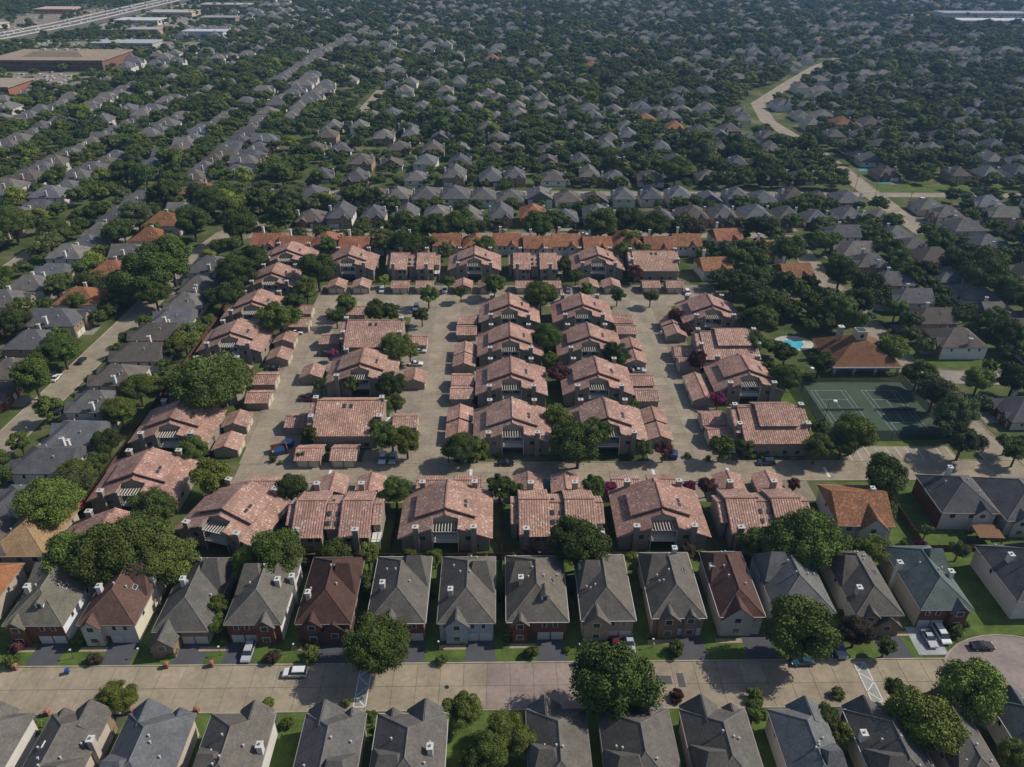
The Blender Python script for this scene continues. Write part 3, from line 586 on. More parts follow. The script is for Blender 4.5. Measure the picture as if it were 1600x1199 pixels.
R1 = [  # left px, right px, eave py, depth, roof, front colour, front material, side wall, garage px, gables, chimneys, look
 (4, 99, 976, 17, (.125, .12, .10), BRICK, 'brick', (.66, .68, .70), 82, lg(-.3, 3.4), [(43, 918)], 'olive-grey roofed house with red brick front and white side wall', {'dormers': [(.8, -6.2)]}),
 (120, 212, 975, 18, (.10, .062, .052), (.48, .44, .38), 'wall', (.62, .58, .46), 193, lg(-.28, 3.6), [(155, 918), (236, 898)], 'brown roofed house with cream walls', {}),
 (238, 326, 985, 20, (.10, .097, .092), TANB, 'brick', (.5, .46, .4), 304, lg(-.26, 4.4, 3.4, 3.6), [(285, 903)], 'low grey roofed house with a gabled porch', {'eave_': 4.0}),
 (350, 440, 974, 18, (.115, .11, .10), BRICK, 'brick', (.66, .65, .6), 378, lg(.22, 3.6), [(434, 908), (455, 896)], 'grey roofed house with red brick gable and two chimneys', {}),
 (461, 549, 973, 18, (.07, .042, .036), (.13, .07, .055), 'brick', (.3, .2, .16), 521, lambda w_: [(-.22*w_, 3.6, 5.4, .8), (.2*w_, 6.2, 3.0, .7)], [(481, 926)], 'dark red-brown roofed brick house', {}),
 (572, 665, 972, 18, (.105, .10, .093), BRICK, 'brick', (.4, .3, .24), 642, lg(-.1, 4.2), [(598, 914)], 'grey roofed brick house behind the big kerbside tree', {}),
 (683, 774, 972, 18, (.115, .108, .10), (.34, .38, .43), 'brick', (.5, .48, .44), 751, lg(-.18, 4.4), [(704, 924)], 'grey roofed house with pale blue-grey stone front', {}),
 (791, 889, 970, 18, (.12, .11, .098), BRICK, 'brick', (.55, .5, .43), 861, lg(-.3, 3.0), [(814, 908)], 'taupe roofed brick house with a dormer', {'dormers': [(1.6, -6.0)]}),
 (908, 994, 968, 18, (.115, .107, .098), (.33, .27, .2), 'brick', (.45, .40, .33), 970, lg(-.24, 5.0), [(908, 882)], 'grey-brown roofed house of tan stone', {}),
 (1018, 1104, 964, 18, (.11, .103, .095), (.26, .17, .12), 'brick', (.42, .37, .3), 1078, lambda w_: [(-.2*w_, 4.0, 5.4, .8), (.24*w_, 2.8, 5.4, .5)], [(1054, 858)], 'grey roofed house with twin brick gables', {}),
 (1124, 1196, 962, 18, (.088, .052, .045), (.50, .47, .43), 'wall', (.42, .38, .33), 1185, lg(-.1, 6.5, 5.2, .5), [(1113, 880)], 'dark brown roofed house with pale gabled front', {}),
 (1210, 1306, 956, 17, (.125, .13, .135), (.4, .38, .34), 'wall', (.62, .62, .6), 1296, lg(.2, 3.4), [], 'blue-grey roofed house behind the large leafy tree', {}),
 (1336, 1412, 960, 18, (.11, .103, .095), TANB, 'brick', (.46, .42, .36), 1393, lambda w_: [(-.2*w_, 3.2, 5.4, .7), (.22*w_, 5.4, 2.9, .9)], [(1343, 919)], 'grey-brown roofed house with low garage gable', {}),
 (1437, 1521, 951, 18, (.10, .125, .125), (.14, .065, .05), 'brick', (.40, .36, .28), 1452, lg(.26, 3.4), [(1408, 875), (1487, 892)], 'green-slate roofed house with red brick front', {}),
 (1588, 1690, 938, 16, (.09, .088, .092), (.5, .48, .45), 'wall', (.52, .5, .48), None, (), [(1578, 872)], 'dark grey roofed house set back by the turning circle', {}),
]
DRV = []
for k, (pl, pr, py, dp, rc, fc, fm, sd_, gp, gb, ch, look, ex) in enumerate(R1):
    ex = dict(ex); ev = ex.pop('eave_', 5.6)
    cx, cy, w_ = hero_house(pl, pr, py, dp, rc, fc, fm, sd_, gp, gb, ch, look+' on the front street', f'{ordn(k+1)} front street house from the left', 1, ev, None, ex)
    if gp: DRV.append((G(gp, 1010)[0], cy-dp/2, k))
mbd = []
for gx, yf, k in DRV:
    conc = k == 13; top = 100.5 if k < 13 else 101.3
    mb = MB(); mb.quad((gx-3.1, top, .014), (gx+3.1, top, .014), (gx+2.9, yf, .014), (gx-2.9, yf, .014)); struct('driveway', mb, 'concrete' if conc else 'asphalt', (.33, .34, .35) if conc else (.082, .084, .095))
    mb = MB(); mb.quad((gx-8.5, yf-2.3, .016), (gx-3.0, yf-2.3, .016), (gx-3.0, yf-1.2, .016), (gx-8.5, yf-1.2, .016)); struct('front_path', mb, 'concrete', (.34, .27, .2)); mark(gx-3, gx+3, 100, 107)
R0 = [(-30, 52, (.115, .11, .105), []), (80, 170, (.105, .10, .097), [(139, 1151)]), (200, 305, (.10, .11, .125), []), (330, 430, (.115, .108, .10), [(404, 1160)]), (478, 572, (.105, .102, .103), []), (590, 700, (.105, .10, .097), [(672, 1170)]),
      (822, 915, (.11, .103, .096), []), (934, 1045, (.112, .106, .10), []), (1062, 1165, (.105, .10, .094), []), (1200, 1285, (.12, .13, .14), []), (1318, 1415, (.10, .095, .092), [(1352, 1142)]), (1430, 1500, (.11, .105, .1), []), (1545, 1650, (.085, .1, .11), [])]
for k, (pl, pr, rc, ch) in enumerate(R0):
    s = f'{ordn(k+1)} house from the left along the bottom edge'
    py = 1119 if k < 6 else (1112 if k < 11 else 1095)
    cx, cy, w_ = hero_house(pl, pr, py, 16.5, rc, TANB if k % 2 else BRICK, 'brick', (.48, .42, .35) if k % 3 else (.6, .58, .54), (pl+pr)/2+20, (lambda w_, k=k: [((-1)**k*.2*w_, 5.2+.5*(k % 3), 5.4, 1.2)]+([(-(-1)**k*.3*w_, 2.8, 5.4, .5)] if k % 3 else [])), ch, f'grey roofed {s} of the picture', s, -1)
    mb = MB(); gx = cx-(-1)**k*1.5; mb.quad((gx-3, 86, .014), (gx+3, 86, .014), (gx+3, 89.5, .014), (gx-3, 89.5, .014)); struct('driveway', mb, 'asphalt', (.085, .087, .097))
# --- generic houses of the surrounding streets
GEN = []
def gen(i):
    r = random.Random(100+i); two = i % 2 == 0; w_, d_ = r.uniform(12.5, 15), r.uniform(14, 18)
    ev = 5.3 if two else 3.2; kind = ['hip', 'gable'][i % 3 == 2]; sc_ = [(.62, .62, .6), (.5, .44, .36), (.33, .22, .16), (.55, .53, .5)][i % 4]
    return lambda rm: house(w_, d_, ev, r.uniform(4, 5), rm, 'Y', 'hip', kind, [((-1)**i*w_*.22, 4.4, ev-.2, .8)]+([(-(-1)**i*w_*.25, 3, ev-.2, .5)] if i % 3 == 0 else []), (), [((-1)**(i//2)*(w_/2-.6+(.6 if i % 2 else 0)), d_*.08, ev+3.3, [(.66, .65, .62), (.45, .38, .32), (.6, .58, .54)][i % 3])], (-(-1)**i*w_*.22), True, (.11, .105, .1), BRICK if i % 2 else TANB, sc_, skyl=[(w_*.25, 1.5)] if i % 3 == 0 else (), vents=[(w_*.2, 3), (-w_*.25, -2)], big=False)
GEN = [gen(i)('shingle') for i in range(6)]
GENO = [gen(i)('tile_orange') for i in (0, 4)]
def gable_tpl(): return house(12.2, 13, 4.6, 3.5, 'tile_orange', 'X', 'gable', 'gable', [(2.2, 3.6, 4.4, 1.2)], (), [(-3, 4.5, 9.2, (.66, .64, .6))], -2, True, (1, 1, 1), (.56, .52, .46), (.60, .57, .52), 'wall', big=False)
GENO.append(gable_tpl())
for T_ in GENO: T_.p = [(n, me, ((1, 1, 1) if n in ('roof', 'gable_roof', 'ridge_cap') else c), p, l) for n, me, c, p, l in T_.p]
LOTS = []       # x, y, rotation, kind ('g' grey, 'o' orange), row name, colour or None
def row(name, pts, rz, kinds='g', skip=0., jit=1.2):
    for k, (x, y) in enumerate(pts):
        if rnd.random() < skip: continue
        kd = kinds[k % len(kinds)] if kinds != '*' else ('o' if rnd.random() < .012 else 'g')
        LOTS.append([x+rnd.uniform(-jit, jit), y+rnd.uniform(-jit, jit), rz+rnd.choice((0, 0, math.pi) if skip else (0,))+rnd.uniform(-.06, .06)*(skip > 0), kd, name])
AX = lambda x0, x1, st, y: [(x, y) for x in np.arange(x0, x1, st)]
AY = lambda y0, y1, st, x: [(x, y) for y in np.arange(y0, y1, st)]
L90, R90 = -math.pi/2, math.pi/2
row('east side of left street', [(-119, y) for y in (133, 147.5, 162, 176, 191, 206, 220.5, 235, 249, 263.5, 278.5, 294)], L90, 'g', 0, .5)
row('west side of left street', [(-158, y) for y in (150, 166, 182, 198, 214, 230, 245.5, 264, 290, 309, 328, 349, 372, 398)], R90, 'gggggggoogoogo', 0, .8)
row('second row west of left street', AY(182, 420, 15.8, -184), L90, 'g', .04)
row('third row west of left street', AY(200, 600, 16, -234), R90, 'g', .06)
row('fourth row west of left street', AY(230, 660, 16, -262), L90, 'g', .06)
row('fifth row west of left street', AY(260, 700, 16.5, -312), R90, 'g', .08)
row('sixth row west of left street', AY(320, 660, 17, -341), L90, 'g', .08)
row('orange-roofed row behind the court', [(x, 322.5+1.6*(-1)**k) for k, x in enumerate(np.arange(-104, 84, 13.4))], 0, 'OOoOO', 0, .5)
row('orange corner group by right street', [(90, 296), (119, 316), (122, 289), (104, 331)], 0.1, 'O', 0, .3)
row('first row beyond orange roofs', AX(-108, 190, 15.6, 361), 0, 'ggggggggoggg', 0, .6)
row('second row beyond orange roofs', AX(-112, 192, 14.8, 391), math.pi, 'g', 0, .6)
for k, y in enumerate((430, 461, 489, 521, 549, 582, 612, 646, 676, 712)):
    row(f'{ordn(k+3)} row beyond orange roofs', AX(-112+rnd.uniform(-8, 0), 192, 18.5, y+rnd.uniform(-3, 3)), (0, math.pi)[k % 2], '*', .27, 3.5)
row('east side of right street', [(158, y) for y in (188, 230, 247, 263, 280, 298, 316, 334)], L90, 'g', 0, .8)
row('row east of the tennis courts', [(156, 176), (158, 150), (176, 150), (176, 178)], L90, 'g', 0, .5)
row('second row east of right street', AY(222, 350, 16.5, 187), R90, 'g', 0, 1)
for k, x in enumerate((222, 250, 282)): row(f'{ordn(k+3)} row east of right street', AY(225, 392, 17, x), (L90, R90)[k % 2], 'g', .1)
row('far right front row', [(x, 186) for x in (195, 213, 232, 250)], math.pi, 'g')
for k, y in enumerate((436, 466, 498, 528, 562, 594, 628, 662, 700)):
    row(f'{ordn(k+1)} row right of the avenue', AX(228, 470, 19, y), (0, math.pi)[k % 2], '*', .2, 3)
row('west bank of long diagonal street', [(-200+(y-600)*.03, y) for y in np.arange(440, 1050, 15.5)], R90, 'g', .05)
row('east bank of long diagonal street', [(-172, y) for y in np.arange(430, 760, 16)], L90, 'g', .08)
row('row below long diagonal street', [(-152, y) for y in np.arange(440, 740, 17)], R90, 'g', .1)
LOTS += [[a, b, 0.3, 'g', 'big corner'] for a, b in ()]
for x0, x1, y0, y1 in ((-215, 640, 745, 1700), (-820, -240, 470, 690), (470, 640, 420, 745), (-420, -240, 690, 1700), (640, 1100, 600, 1160), (640, 1100, 1420, 1750)):
    for y in np.arange(y0, y1, 31):
        for x in np.arange(x0, x1, 19.5):
            if rnd.random() < .5: continue
            xx, yy = x+rnd.uniform(-4, 4)+6*math.sin(y*.02), y+rnd.uniform(-4, 4)+8*math.sin(x*.013)
            LOTS.append([xx, yy, rnd.choice((0, math.pi, R90)), 'g' if rnd.random() < .985 else 'o', 'far'])
# keep the lots that stand free and in view; the largest in the picture become individual houses
cand = []
for l in LOTS:
    a = P(l[0], l[1], 3)
    if not (-60 < a[0] < 1660 and -25 < a[1] < 1260): continue
    if not free(l[0], l[1], 4.2): continue
    mark(l[0]-6, l[0]+6, l[1]-6, l[1]+6); cand.append((a[2], l))
cand.sort(key=lambda q: q[0])
GCOL = [(.115, .11, .105), (.10, .10, .105), (.125, .118, .11), (.09, .09, .095), (.135, .125, .115), (.105, .09, .08), (.115, .12, .125), (.1, .085, .075)]
NHOUSE = 272; rows_ = {}
for n, (dist, l) in enumerate(cand[:NHOUSE]): rows_.setdefault(l[4], []).append(l)
for nm, ls in rows_.items():
    along_x = (max(a[0] for a in ls)-min(a[0] for a in ls)) > (max(a[1] for a in ls)-min(a[1] for a in ls))
    ls.sort(key=lambda a: a[0] if along_x else a[1])
    for k, (x, y, rz, kd, _) in enumerate(ls):
        side = 'from the left' if along_x else 'counting away from the camera'
        side = 'from the left' if along_x else 'from the near end'
        i = rnd.randrange(6); orange = kd in 'oO'
        where = nm if nm != 'far' else 'scattered houses beyond the rows'
        short = f'{ordn(k+1)} house {side}, {where}'
        if orange:
            T = GENO[2] if kd == 'O' else GENO[rnd.randrange(2)]; v = rnd.uniform(.85, 1.15); cols = {n: (v, v*rnd.uniform(.9, 1.05), v) for n in ('roof',)}; cols['gable_roof'] = cols['roof']
        else:
            T = GEN[i]; c = rnd.choice(GCOL); v = rnd.uniform(1.0, 1.32); c = tuple(q*v for q in c); cols = {'roof': c, 'gable_roof': c}
            wc = rnd.choice(((.62, .62, .6), (.5, .46, .4), (.36, .25, .18), (.58, .56, .52))); cols['wall'] = wc
        T.put('house', (x, y, 0), rz, ('orange-tiled ' if orange else 'grey-roofed ')+short, 'house', 'houses of the surrounding streets', cols, rnd.uniform(.86, .97) if kd != 'O' else 1.)
        BLD.append((x, y, 8, f'{ordn(k+1)} house of {where}'))
        if orange or dist > 2000: continue
        dv = MB(); c_, s_ = math.cos(rz), math.sin(rz); pts = [(-3, -12), (3, -12), (3, -7), (-3, -7)]
        if y < 420 and nm != 'far':
            dv.poly(*[(x+a*c_-b*s_, y+a*s_+b*c_, .009) for a, b in pts]); struct('driveway', dv, 'concrete', (.27, .245, .2))
# the houses too far to count: one mass
far = {k: MB() for k in range(4)}; fwall = MB()
for dist, (x, y, rz, kd, _) in cand[NHOUSE:]:
    w_, d_ = rnd.uniform(6.3, 8), rnd.uniform(7, 9.5); ev = rnd.choice((3, 5.2)); rs = rnd.uniform(3.6, 4.8); c_, s_ = math.cos(rz), math.sin(rz)
    q = lambda a, b, z: (x+a*c_-b*s_, y+a*s_+b*c_, z)
    mb = far[3 if kd == 'o' else rnd.randrange(3)]
    e0, e1, e2, e3 = q(-w_, -d_, ev), q(w_, -d_, ev), q(w_, d_, ev), q(-w_, d_, ev); r0, r1 = q(0, -d_+w_*.8, ev+rs), q(0, d_-w_*.8, ev+rs)
    mb.poly(e0, e1, r0); mb.poly(e1, e2, r1, r0); mb.poly(e2, e3, r1); mb.poly(e3, e0, r0, r1)
    gx = rnd.uniform(-w_*.4, w_*.4); g0, g1, gp, gb = q(gx-2.6, -d_-.8, ev), q(gx+2.6, -d_-.8, ev), q(gx, -d_-.8, ev+2.6), q(gx, -d_+5, ev+2.7)
    mb.poly(g0, gp, gb); mb.poly(g1, gb, gp); fwall.poly(g0, g1, gp)
    wv = [q(-w_+.4, -d_+.4, 0), q(w_-.4, -d_+.4, 0), q(w_-.4, d_-.4, 0), q(-w_+.4, d_-.4, 0)]
    fwall.hexa(wv, [(a, b, ev) for a, b, _ in wv])
    cx, cy = rnd.choice((-1, 1))*(w_-.6), rnd.uniform(-3, 3); cv_ = [q(cx-.5, cy-.5, 0), q(cx+.5, cy-.5, 0), q(cx+.5, cy+.5, 0), q(cx-.5, cy+.5, 0)]; fwall.hexa(cv_, [(a, b, ev+2.6) for a, b, _ in cv_])
fo = obj('distant_houses', fwall.mesh('distant_houses', 'wall'), None, (.55, .52, .47)); tag(fo, 'mass of small roofs among the trees towards the horizon', 'houses', None, 'stuff')
for k, c in enumerate(((.15, .143, .137), (.125, .125, .13), (.17, .155, .14), (.25, .12, .07))): ro = obj('roofs', far[k].mesh('roofs', 'shingle'), fo, c); ro['kind'] = 'stuff'
# ------------------------------------------------------------------ commercial blocks
def flat_block(name, x0, x1, y0, y1, h, wallc, roofc, label, rz=0., band=True, upper=True):
    T = Tmpl(); W, D = (x1-x0)/2, (y1-y0)/2; a = MB(); a.box(-W, W, -D, D, 0, h); T.add('wall', a, 'brick', wallc)
    r = MB(); r.box(-W-1, W+1, -D-1, D+1, h, h+.9); T.add('roof', r, 'concrete', roofc)
    if band:
        n = max(3, int(W*2/7))
        for k in range(n):
            x = -W+(k+.5)*2*W/n
            for z in ((h*.55,) if h < 7 else (h*.2, h*.6)):
                gmb = MB(); gmb.box(-W/n*.8, W/n*.8, -.12, 0, z, z+h*.22); T.add('window', gmb, 'glass', None, None, (x, -D, 0))
    if upper:
        u = MB(); u.hexa([(-W*.55, -D*.5, h+.9), (W*.55, -D*.5, h+.9), (W*.55, D*.5, h+.9), (-W*.55, D*.5, h+.9)], [(-W*.4, -D*.3, h+5), (W*.4, -D*.3, h+5), (W*.4, D*.3, h+5), (-W*.4, D*.3, h+5)]); T.add('penthouse', u, 'shingle', tuple(v*.8 for v in roofc))
        for k in range(4): b = MB(); b.box(-2, 2, -1.5, 1.5, h+5, h+6.6); T.add('roof_unit', b, 'metal', (.6, .6, .6), None, (-W*.3+k*W*.2, 0, 0))
    T.put(name, ((x0+x1)/2, (y0+y1)/2, 0), rz, label, 'building'); mark(x0-3, x1+3, y0-3, y1+3)
flat_block('office_building', -500, -388, 800, 872, 9, (.20, .11, .08), (.29, .23, .17), 'wide brown brick office block with stepped flat roof beside the highway')
flat_block('office_building', -452, -402, 660, 700, 9, (.28, .13, .08), (.30, .25, .19), 'smaller brick office at the left edge before the wide office block', 0, True, False)
flat_block('shop', -470, -400, 955, 985, 5, (.4, .38, .35), (.36, .38, .4), 'low pale shop with grey roof behind the wide office block', 0, True, False)
flat_block('shop', -395, -345, 1040, 1062, 8, (.5, .53, .58), (.45, .48, .52), 'boxy pale blue-grey store beyond the car parks', 0, False, False)
flat_block('shop', -540, -470, 1290, 1330, 6, (.5, .38, .3), (.42, .38, .34), 'long tan store beside the highway', 0, True, False)
flat_block('shop', -500, -420, 1420, 1450, 6, (.4, .2, .15), (.4, .38, .36), 'reddish store far along the highway', 0, True, False)
flat_block('shop', -735, -670, 1120, 1150, 6, (.55, .48, .38), (.45, .42, .38), 'cream store across the highway', 0, True, False)
flat_block('shop', -730, -670, 1330, 1370, 6, (.45, .2, .15), (.5, .36, .3), 'red-trimmed store far across the highway', 0, True, False)
flat_block('shop', -480, -440, 1075, 1100, 6, (.45, .3, .22), (.36, .33, .3), 'brown-walled store among the car parks', 0, True, False)
flat_block('shop', -540, -480, 1180, 1215, 6, (.55, .53, .5), (.5, .5, .5), 'white-roofed store beside the highway ramp', 0, True, False)
flat_block('shop', -735, -680, 1010, 1040, 6, (.5, .42, .3), (.5, .46, .38), 'yellowish store nearest across the highway', 0, True, False)
flat_block('shop', -430, -380, 1210, 1235, 7, (.3, .2, .17), (.3, .28, .27), 'dark-roofed store right of the highway shops', 0, True, False)
flat_block('shop', 690, 800, 1230, 1262, 6, (.5, .5, .5), (.5, .52, .54), 'long white strip mall at the far right', 0, True, False)
flat_block('shop', 720, 860, 1340, 1375, 6, (.4, .4, .42), (.3, .31, .33), 'dark-roofed strip mall behind the white one', 0, True, False)
# ------------------------------------------------------------------ clubhouse, pool, tennis courts
T = Tmpl(); a = MB(); a.box(-9.5, 9.5, -7, 8, 0, 3.4); T.add('wall', a, 'wall', (.32, .26, .2))
rf = MB(); e_ = [(-11.5, -10, 3.5), (11.5, -10, 3.5), (11.5, 10, 3.5), (-11.5, 10, 3.5)]; tp = [(-1.7, -1.2, 9.2), (1.7, -1.2, 9.2), (1.7, 1.8, 9.2), (-1.7, 1.8, 9.2)]
for k in range(4): j = (k+1) % 4; rf.quad(e_[k], e_[j], tp[j], tp[k], ((0, 0), (20, 0), (11, 12), (9, 12)))
rf.poly(*tp); rf.poly(*e_[::-1]); i = T.add('roof', rf, 'shingle', (.17, .088, .05))
cp = MB(); cp.box(-1.7, 1.7, -1.5, 1.9, 8.4, 12); T.add('cupola', cp, 'wall', (.45, .38, .3), i); k = len(T.p)-1
cw = MB(); cw.tube((0, -1.5, 10.4), (0, -1.58, 10.4), .7, .7, 12); T.add('round_window', cw, 'glass', None, i)
cw = MB(); cw.box(-1.3, 1.3, -1.1, 1.5, 12.0, 12.15); T.add('skylight', cw, 'glass', None, i)
chimney(T, -5.5, 3, 3, 11.6, 1.6, 1.6, (.42, .3, .24))
bm_ = MB(); bm_.box(-11.5, 11.5, -10.2, -9.8, 2.9, 3.45); T.add('beam', bm_, 'trim', (.62, .6, .56))
for x in (-10.5, -4, 3, 10.5): c = MB(); c.box(-.35, .35, -10, -9.4, 0, 2.9); T.add('column', c, 'trim', (.5, .46, .4), None, (x, 0, 0))
T.put('clubhouse', (120.5, 222, 0), 0, 'clubhouse with brown pyramid roof and square cupola behind the tennis courts', 'clubhouse'); mark(108, 133, 210, 233); BLD.append((120.5, 222, 12, 'clubhouse with the cupola'))
mb = MB(); mb.poly(*[(104.5+7*math.cos(t*.3927), 235+5.6*math.sin(t*.3927), .02) for t in range(16)]); struct('pool_deck', mb, 'concrete', (.45, .43, .39))
mb = MB(); mb.poly(*[(103.2+(4.6+.9*math.sin(t*.785))*math.cos(t*.3927), 233.8+3.3*math.sin(t*.3927), .05) for t in range(16)]); o = obj('swimming_pool', mb.mesh('swimming_pool', 'water')); tag(o, 'small turquoise swimming pool left of the clubhouse', 'pool'); mark(95, 113, 228, 243)
for px, py in ((1382, 285), (1352, 266), (1410, 266)):
    x, y = G(px, py); mb = MB(); mb.quad((x-4, y-2, .03), (x+4, y-2, .03), (x+4, y+2, .03), (x-4, y+2, .03)); o = obj('swimming_pool', mb.mesh('swimming_pool', 'water')); tag(o, f'{ordn(1+len([q for q in USED if "back-garden" in q]))} back-garden pool right of the avenue', 'pool'); mark(x-4, x+4, y-3, y+3)
mb = MB(); mb.quad((95.5, 176, .014), (134, 176, .014), (134, 209, .014), (95.5, 209, .014)); ct = struct('tennis_court', mb, 'court', (.06, .085, .055)); mark(94, 136, 174, 211)
for n, x in enumerate((99.4, 115.6)):
    y = 179.4; mb = MB(); mb.quad((x, y, .02), (x+10.97, y, .02), (x+10.97, y+23.77, .02), (x, y+23.77, .02)); obj('playing_surface', mb.mesh('playing_surface', 'court'), ct, (.052, .08, .058))
    X = lambda a: x+a; Y = lambda b: y+b
    marking(ct, [((X(0), Y(0)), (X(10.97), Y(0))), ((X(0), Y(23.77)), (X(10.97), Y(23.77)))]+[((X(q), Y(0)), (X(q), Y(23.77))) for q in (0, 1.37, 9.6, 10.97)]+[((X(1.37), Y(q)), (X(9.6), Y(q))) for q in (5.49, 18.28)]+[((X(5.485), Y(5.49)), (X(5.485), Y(18.28)))], .06, .026, 'court_line')
    nt_ = Tmpl(); a = MB(); a.box(-6.3, 6.3, -.02, .02, .1, .95); nt_.add('mesh_band', a, 'fence_mesh'); a = MB(); a.box(-6.3, 6.3, -.035, .035, .95, 1.04); nt_.add('tape', a, 'cloth', (.25, .26, .25))
    for q in (-6.35, 6.35): a = MB(); a.cyl(q, 0, 0, 1.1, .05); nt_.add('post', a, 'metal', (.1, .12, .1))
    nt_.put('tennis_net', (x+5.485, y+11.9, 0), 0, f'dark net across the {("left", "right")[n]} tennis court', 'net', 'tennis nets')
T = Tmpl(); cor = [(95.7, 176.2), (133.8, 176.2), (133.8, 208.8), (95.7, 208.8)]
for k in range(4):
    a, c = Vector(cor[k]), Vector(cor[(k+1) % 4]); n = int((c-a).length/3.3)
    for i in range(n):
        p, q = a.lerp(c, i/n), a.lerp(c, (i+1)/n); pb = MB(); pb.tube((p.x, p.y, 0), (p.x, p.y, 3.3), .05, .05, 6); T.add('post', pb, 'metal', (.06, .09, .07))
        dd = (q-p).normalized(); nn = Vector((-dd.y, dd.x))*.015; pn = MB(); pn.hexa([(*(p+dd*.06-nn), .05), (*(q-dd*.06-nn), .05), (*(q-dd*.06+nn), .05), (*(p+dd*.06+nn), .05)], [(*(p+dd*.06-nn), 3.25), (*(q-dd*.06-nn), 3.25), (*(q-dd*.06+nn), 3.25), (*(p+dd*.06+nn), 3.25)])
        T.add('panel', pn, 'fence_mesh')
T.put('court_fence', (0, 0, 0), 0, 'tall dark mesh fence round the tennis courts', 'fence')
T = Tmpl(); a = MB(); a.cyl(0, 0, 0, 8.5, .11, .07, 8); T.add('pole', a, 'metal', (.08, .09, .08)); a = MB(); a.box(0, 1.9, -.05, .05, 8.4, 8.5); T.add('arm', a, 'metal', (.08, .09, .08)); a = MB(); a.box(1.3, 2.3, -.45, .45, 8.25, 8.5); T.add('lamp_head', a, 'trim', (.75, .75, .75))
for k, (x, y, rz, d) in enumerate(((96.2, 184, 0, 'near the left fence of the tennis courts'), (96.2, 203, 0, 'at the far left corner of the tennis courts'), (133.2, 200, math.pi, 'at the far right of the tennis courts'), (133.2, 185, math.pi, 'near the right fence of the tennis courts'))): T.put('floodlight', (x, y, 0), rz, 'tall dark floodlight pole '+d, 'lamp post', 'floodlights of the tennis courts')
# ------------------------------------------------------------------ fences
def fence(p, q, label, h=1.9, c=(.12, .065, .04), step=2.4):
    T = Tmpl(); a, b = Vector(p), Vector(q); L_ = (b-a).length; n = int(L_/step); rz = math.atan2((b-a).y, (b-a).x)
    pm = MB(); pm.box(.06, L_/n-.06, -.03, .03, .05, h)
    for k in range(15): x0 = .06+k*(L_/n-.12)/15; pm.box(x0+.01, x0+(L_/n-.12)/15-.02, -.055, -.03, .05, h+.03)
    pm = pm.mesh('panel', 'wood'); po = MB(); po.box(-.06, .06, -.06, .06, 0, h+.1); po = po.mesh('post', 'wood')
    for i in range(n): T.add('panel', pm, None, tuple(v*rnd.uniform(.85, 1.15) for v in c), None, (i*L_/n, 0, 0)); T.add('post', po, None, c, None, (i*L_/n, 0, 0))
    T.put('wooden_fence', (*p, 0), rz, label, 'fence', 'brown wooden garden fences')
fence((-108, 129.3), (84, 129.3), 'long brown board fence between the front condominiums and the street houses')
for k, x in enumerate((-51.5, -25.9, .4, 26, 51)): fence((x, 129.6), (x, 146), f'{ordn(k+1)} short board fence between the front row condominiums')
fence((87, 131), (136, 131), 'board fence below the lawns at the right'); fence((100.8, 131.3), (100.8, 152), 'board fence between the two right-hand lawns')
fence((-105, 131), (-105, 330), 'board fence behind the left column of condominiums', 1.9, (.13, .06, .045)); fence((-112, 330.5), (86, 330.5), 'board fence behind the orange-roofed row')
for x in (-103.5, -87, -72.5, -58.5, -43, -27.5, -12.6, .5, 14.6, 28.4, 42.6, 55, 69, 84): fence((x, 112), (x, 129), f'side fence {ordn(1+sum("side fence" in u for u in USED))} from the left between front street houses', 1.8)
# ------------------------------------------------------------------ three houses between the court road and the lawns
cx, cy = 92, 147
T = house(12.5, 14.5, 5.3, 4.2, 'tile_orange', 'X', 'gable', 'gable', [(1.6, 6.4, 4.9, 1.0)], (), [(3.6, 1, 9.8, (.62, .56, .5))], None, True, (1, 1, 1), (.52, .50, .46), (.55, .52, .46), 'wall')
T.p = [(n, me, ((1, 1, 1) if n in ('roof', 'gable_roof', 'ridge_cap') else c), p, l) for n, me, c, p, l in T.p]
T.put('house', (87.3, 141.6, 0), -.04, 'white-walled house with orange-brown tile roof beside the front condominiums', 'house'); mark(80, 95, 133, 150); BLD.append((87.3, 141.6, 7, 'orange-brown tiled house by the court road'))
T = house(13, 14, 5.5, 4.6, roofc=(.085, .085, .088), frontc=(.5, .46, .42), frontm='wall', sidec=(.14, .06, .045), gables=[(3, 4, 5.3, .6)], vents=[(3, 2), (4, -2), (-3, 1)], chims=[(-1, 4, 10.6, (.6, .6, .58))])
T.put('house', (114.3, 145.5, 0), -.03, 'dark grey roofed brick house with brown patio roof at the right', 'house'); mark(106, 122, 137, 154); BLD.append((114.3, 145.5, 8, 'dark grey house with the patio roof'))
T = house(13, 16, 5.0, 4.6, roofc=(.1, .098, .1), frontc=(.4, .36, .32), frontm='wall', sidec=(.3, .28, .25), gables=[(-3, 4, 4.8, .6)])
T.put('house', (129, 144, 0), -.03, 'grey hip-roofed house at the right edge beside the patio house', 'house'); mark(121, 137, 135, 152)
T = Tmpl(); a = MB(); a.hexa([(-3, -2.2, 2.6), (3, -2.2, 2.6), (3, 2.2, 2.9), (-3, 2.2, 2.9)], [(-3, -2.2, 2.72), (3, -2.2, 2.72), (3, 2.2, 3.02), (-3, 2.2, 3.02)]); T.add('cover', a, 'wood', (.19, .105, .06))
for x in (-2.8, 2.8):
    for y in (-2, 2): a = MB(); a.box(x-.08, x+.08, y-.08, y+.08, 0, 2.6+.06*(y > 0)); T.add('post', a, 'wood', (.15, .08, .05))
T.put('patio_roof', (117.2, 134.6, 0), -.05, 'flat brown wooden patio roof behind the dark grey house', 'patio roof')
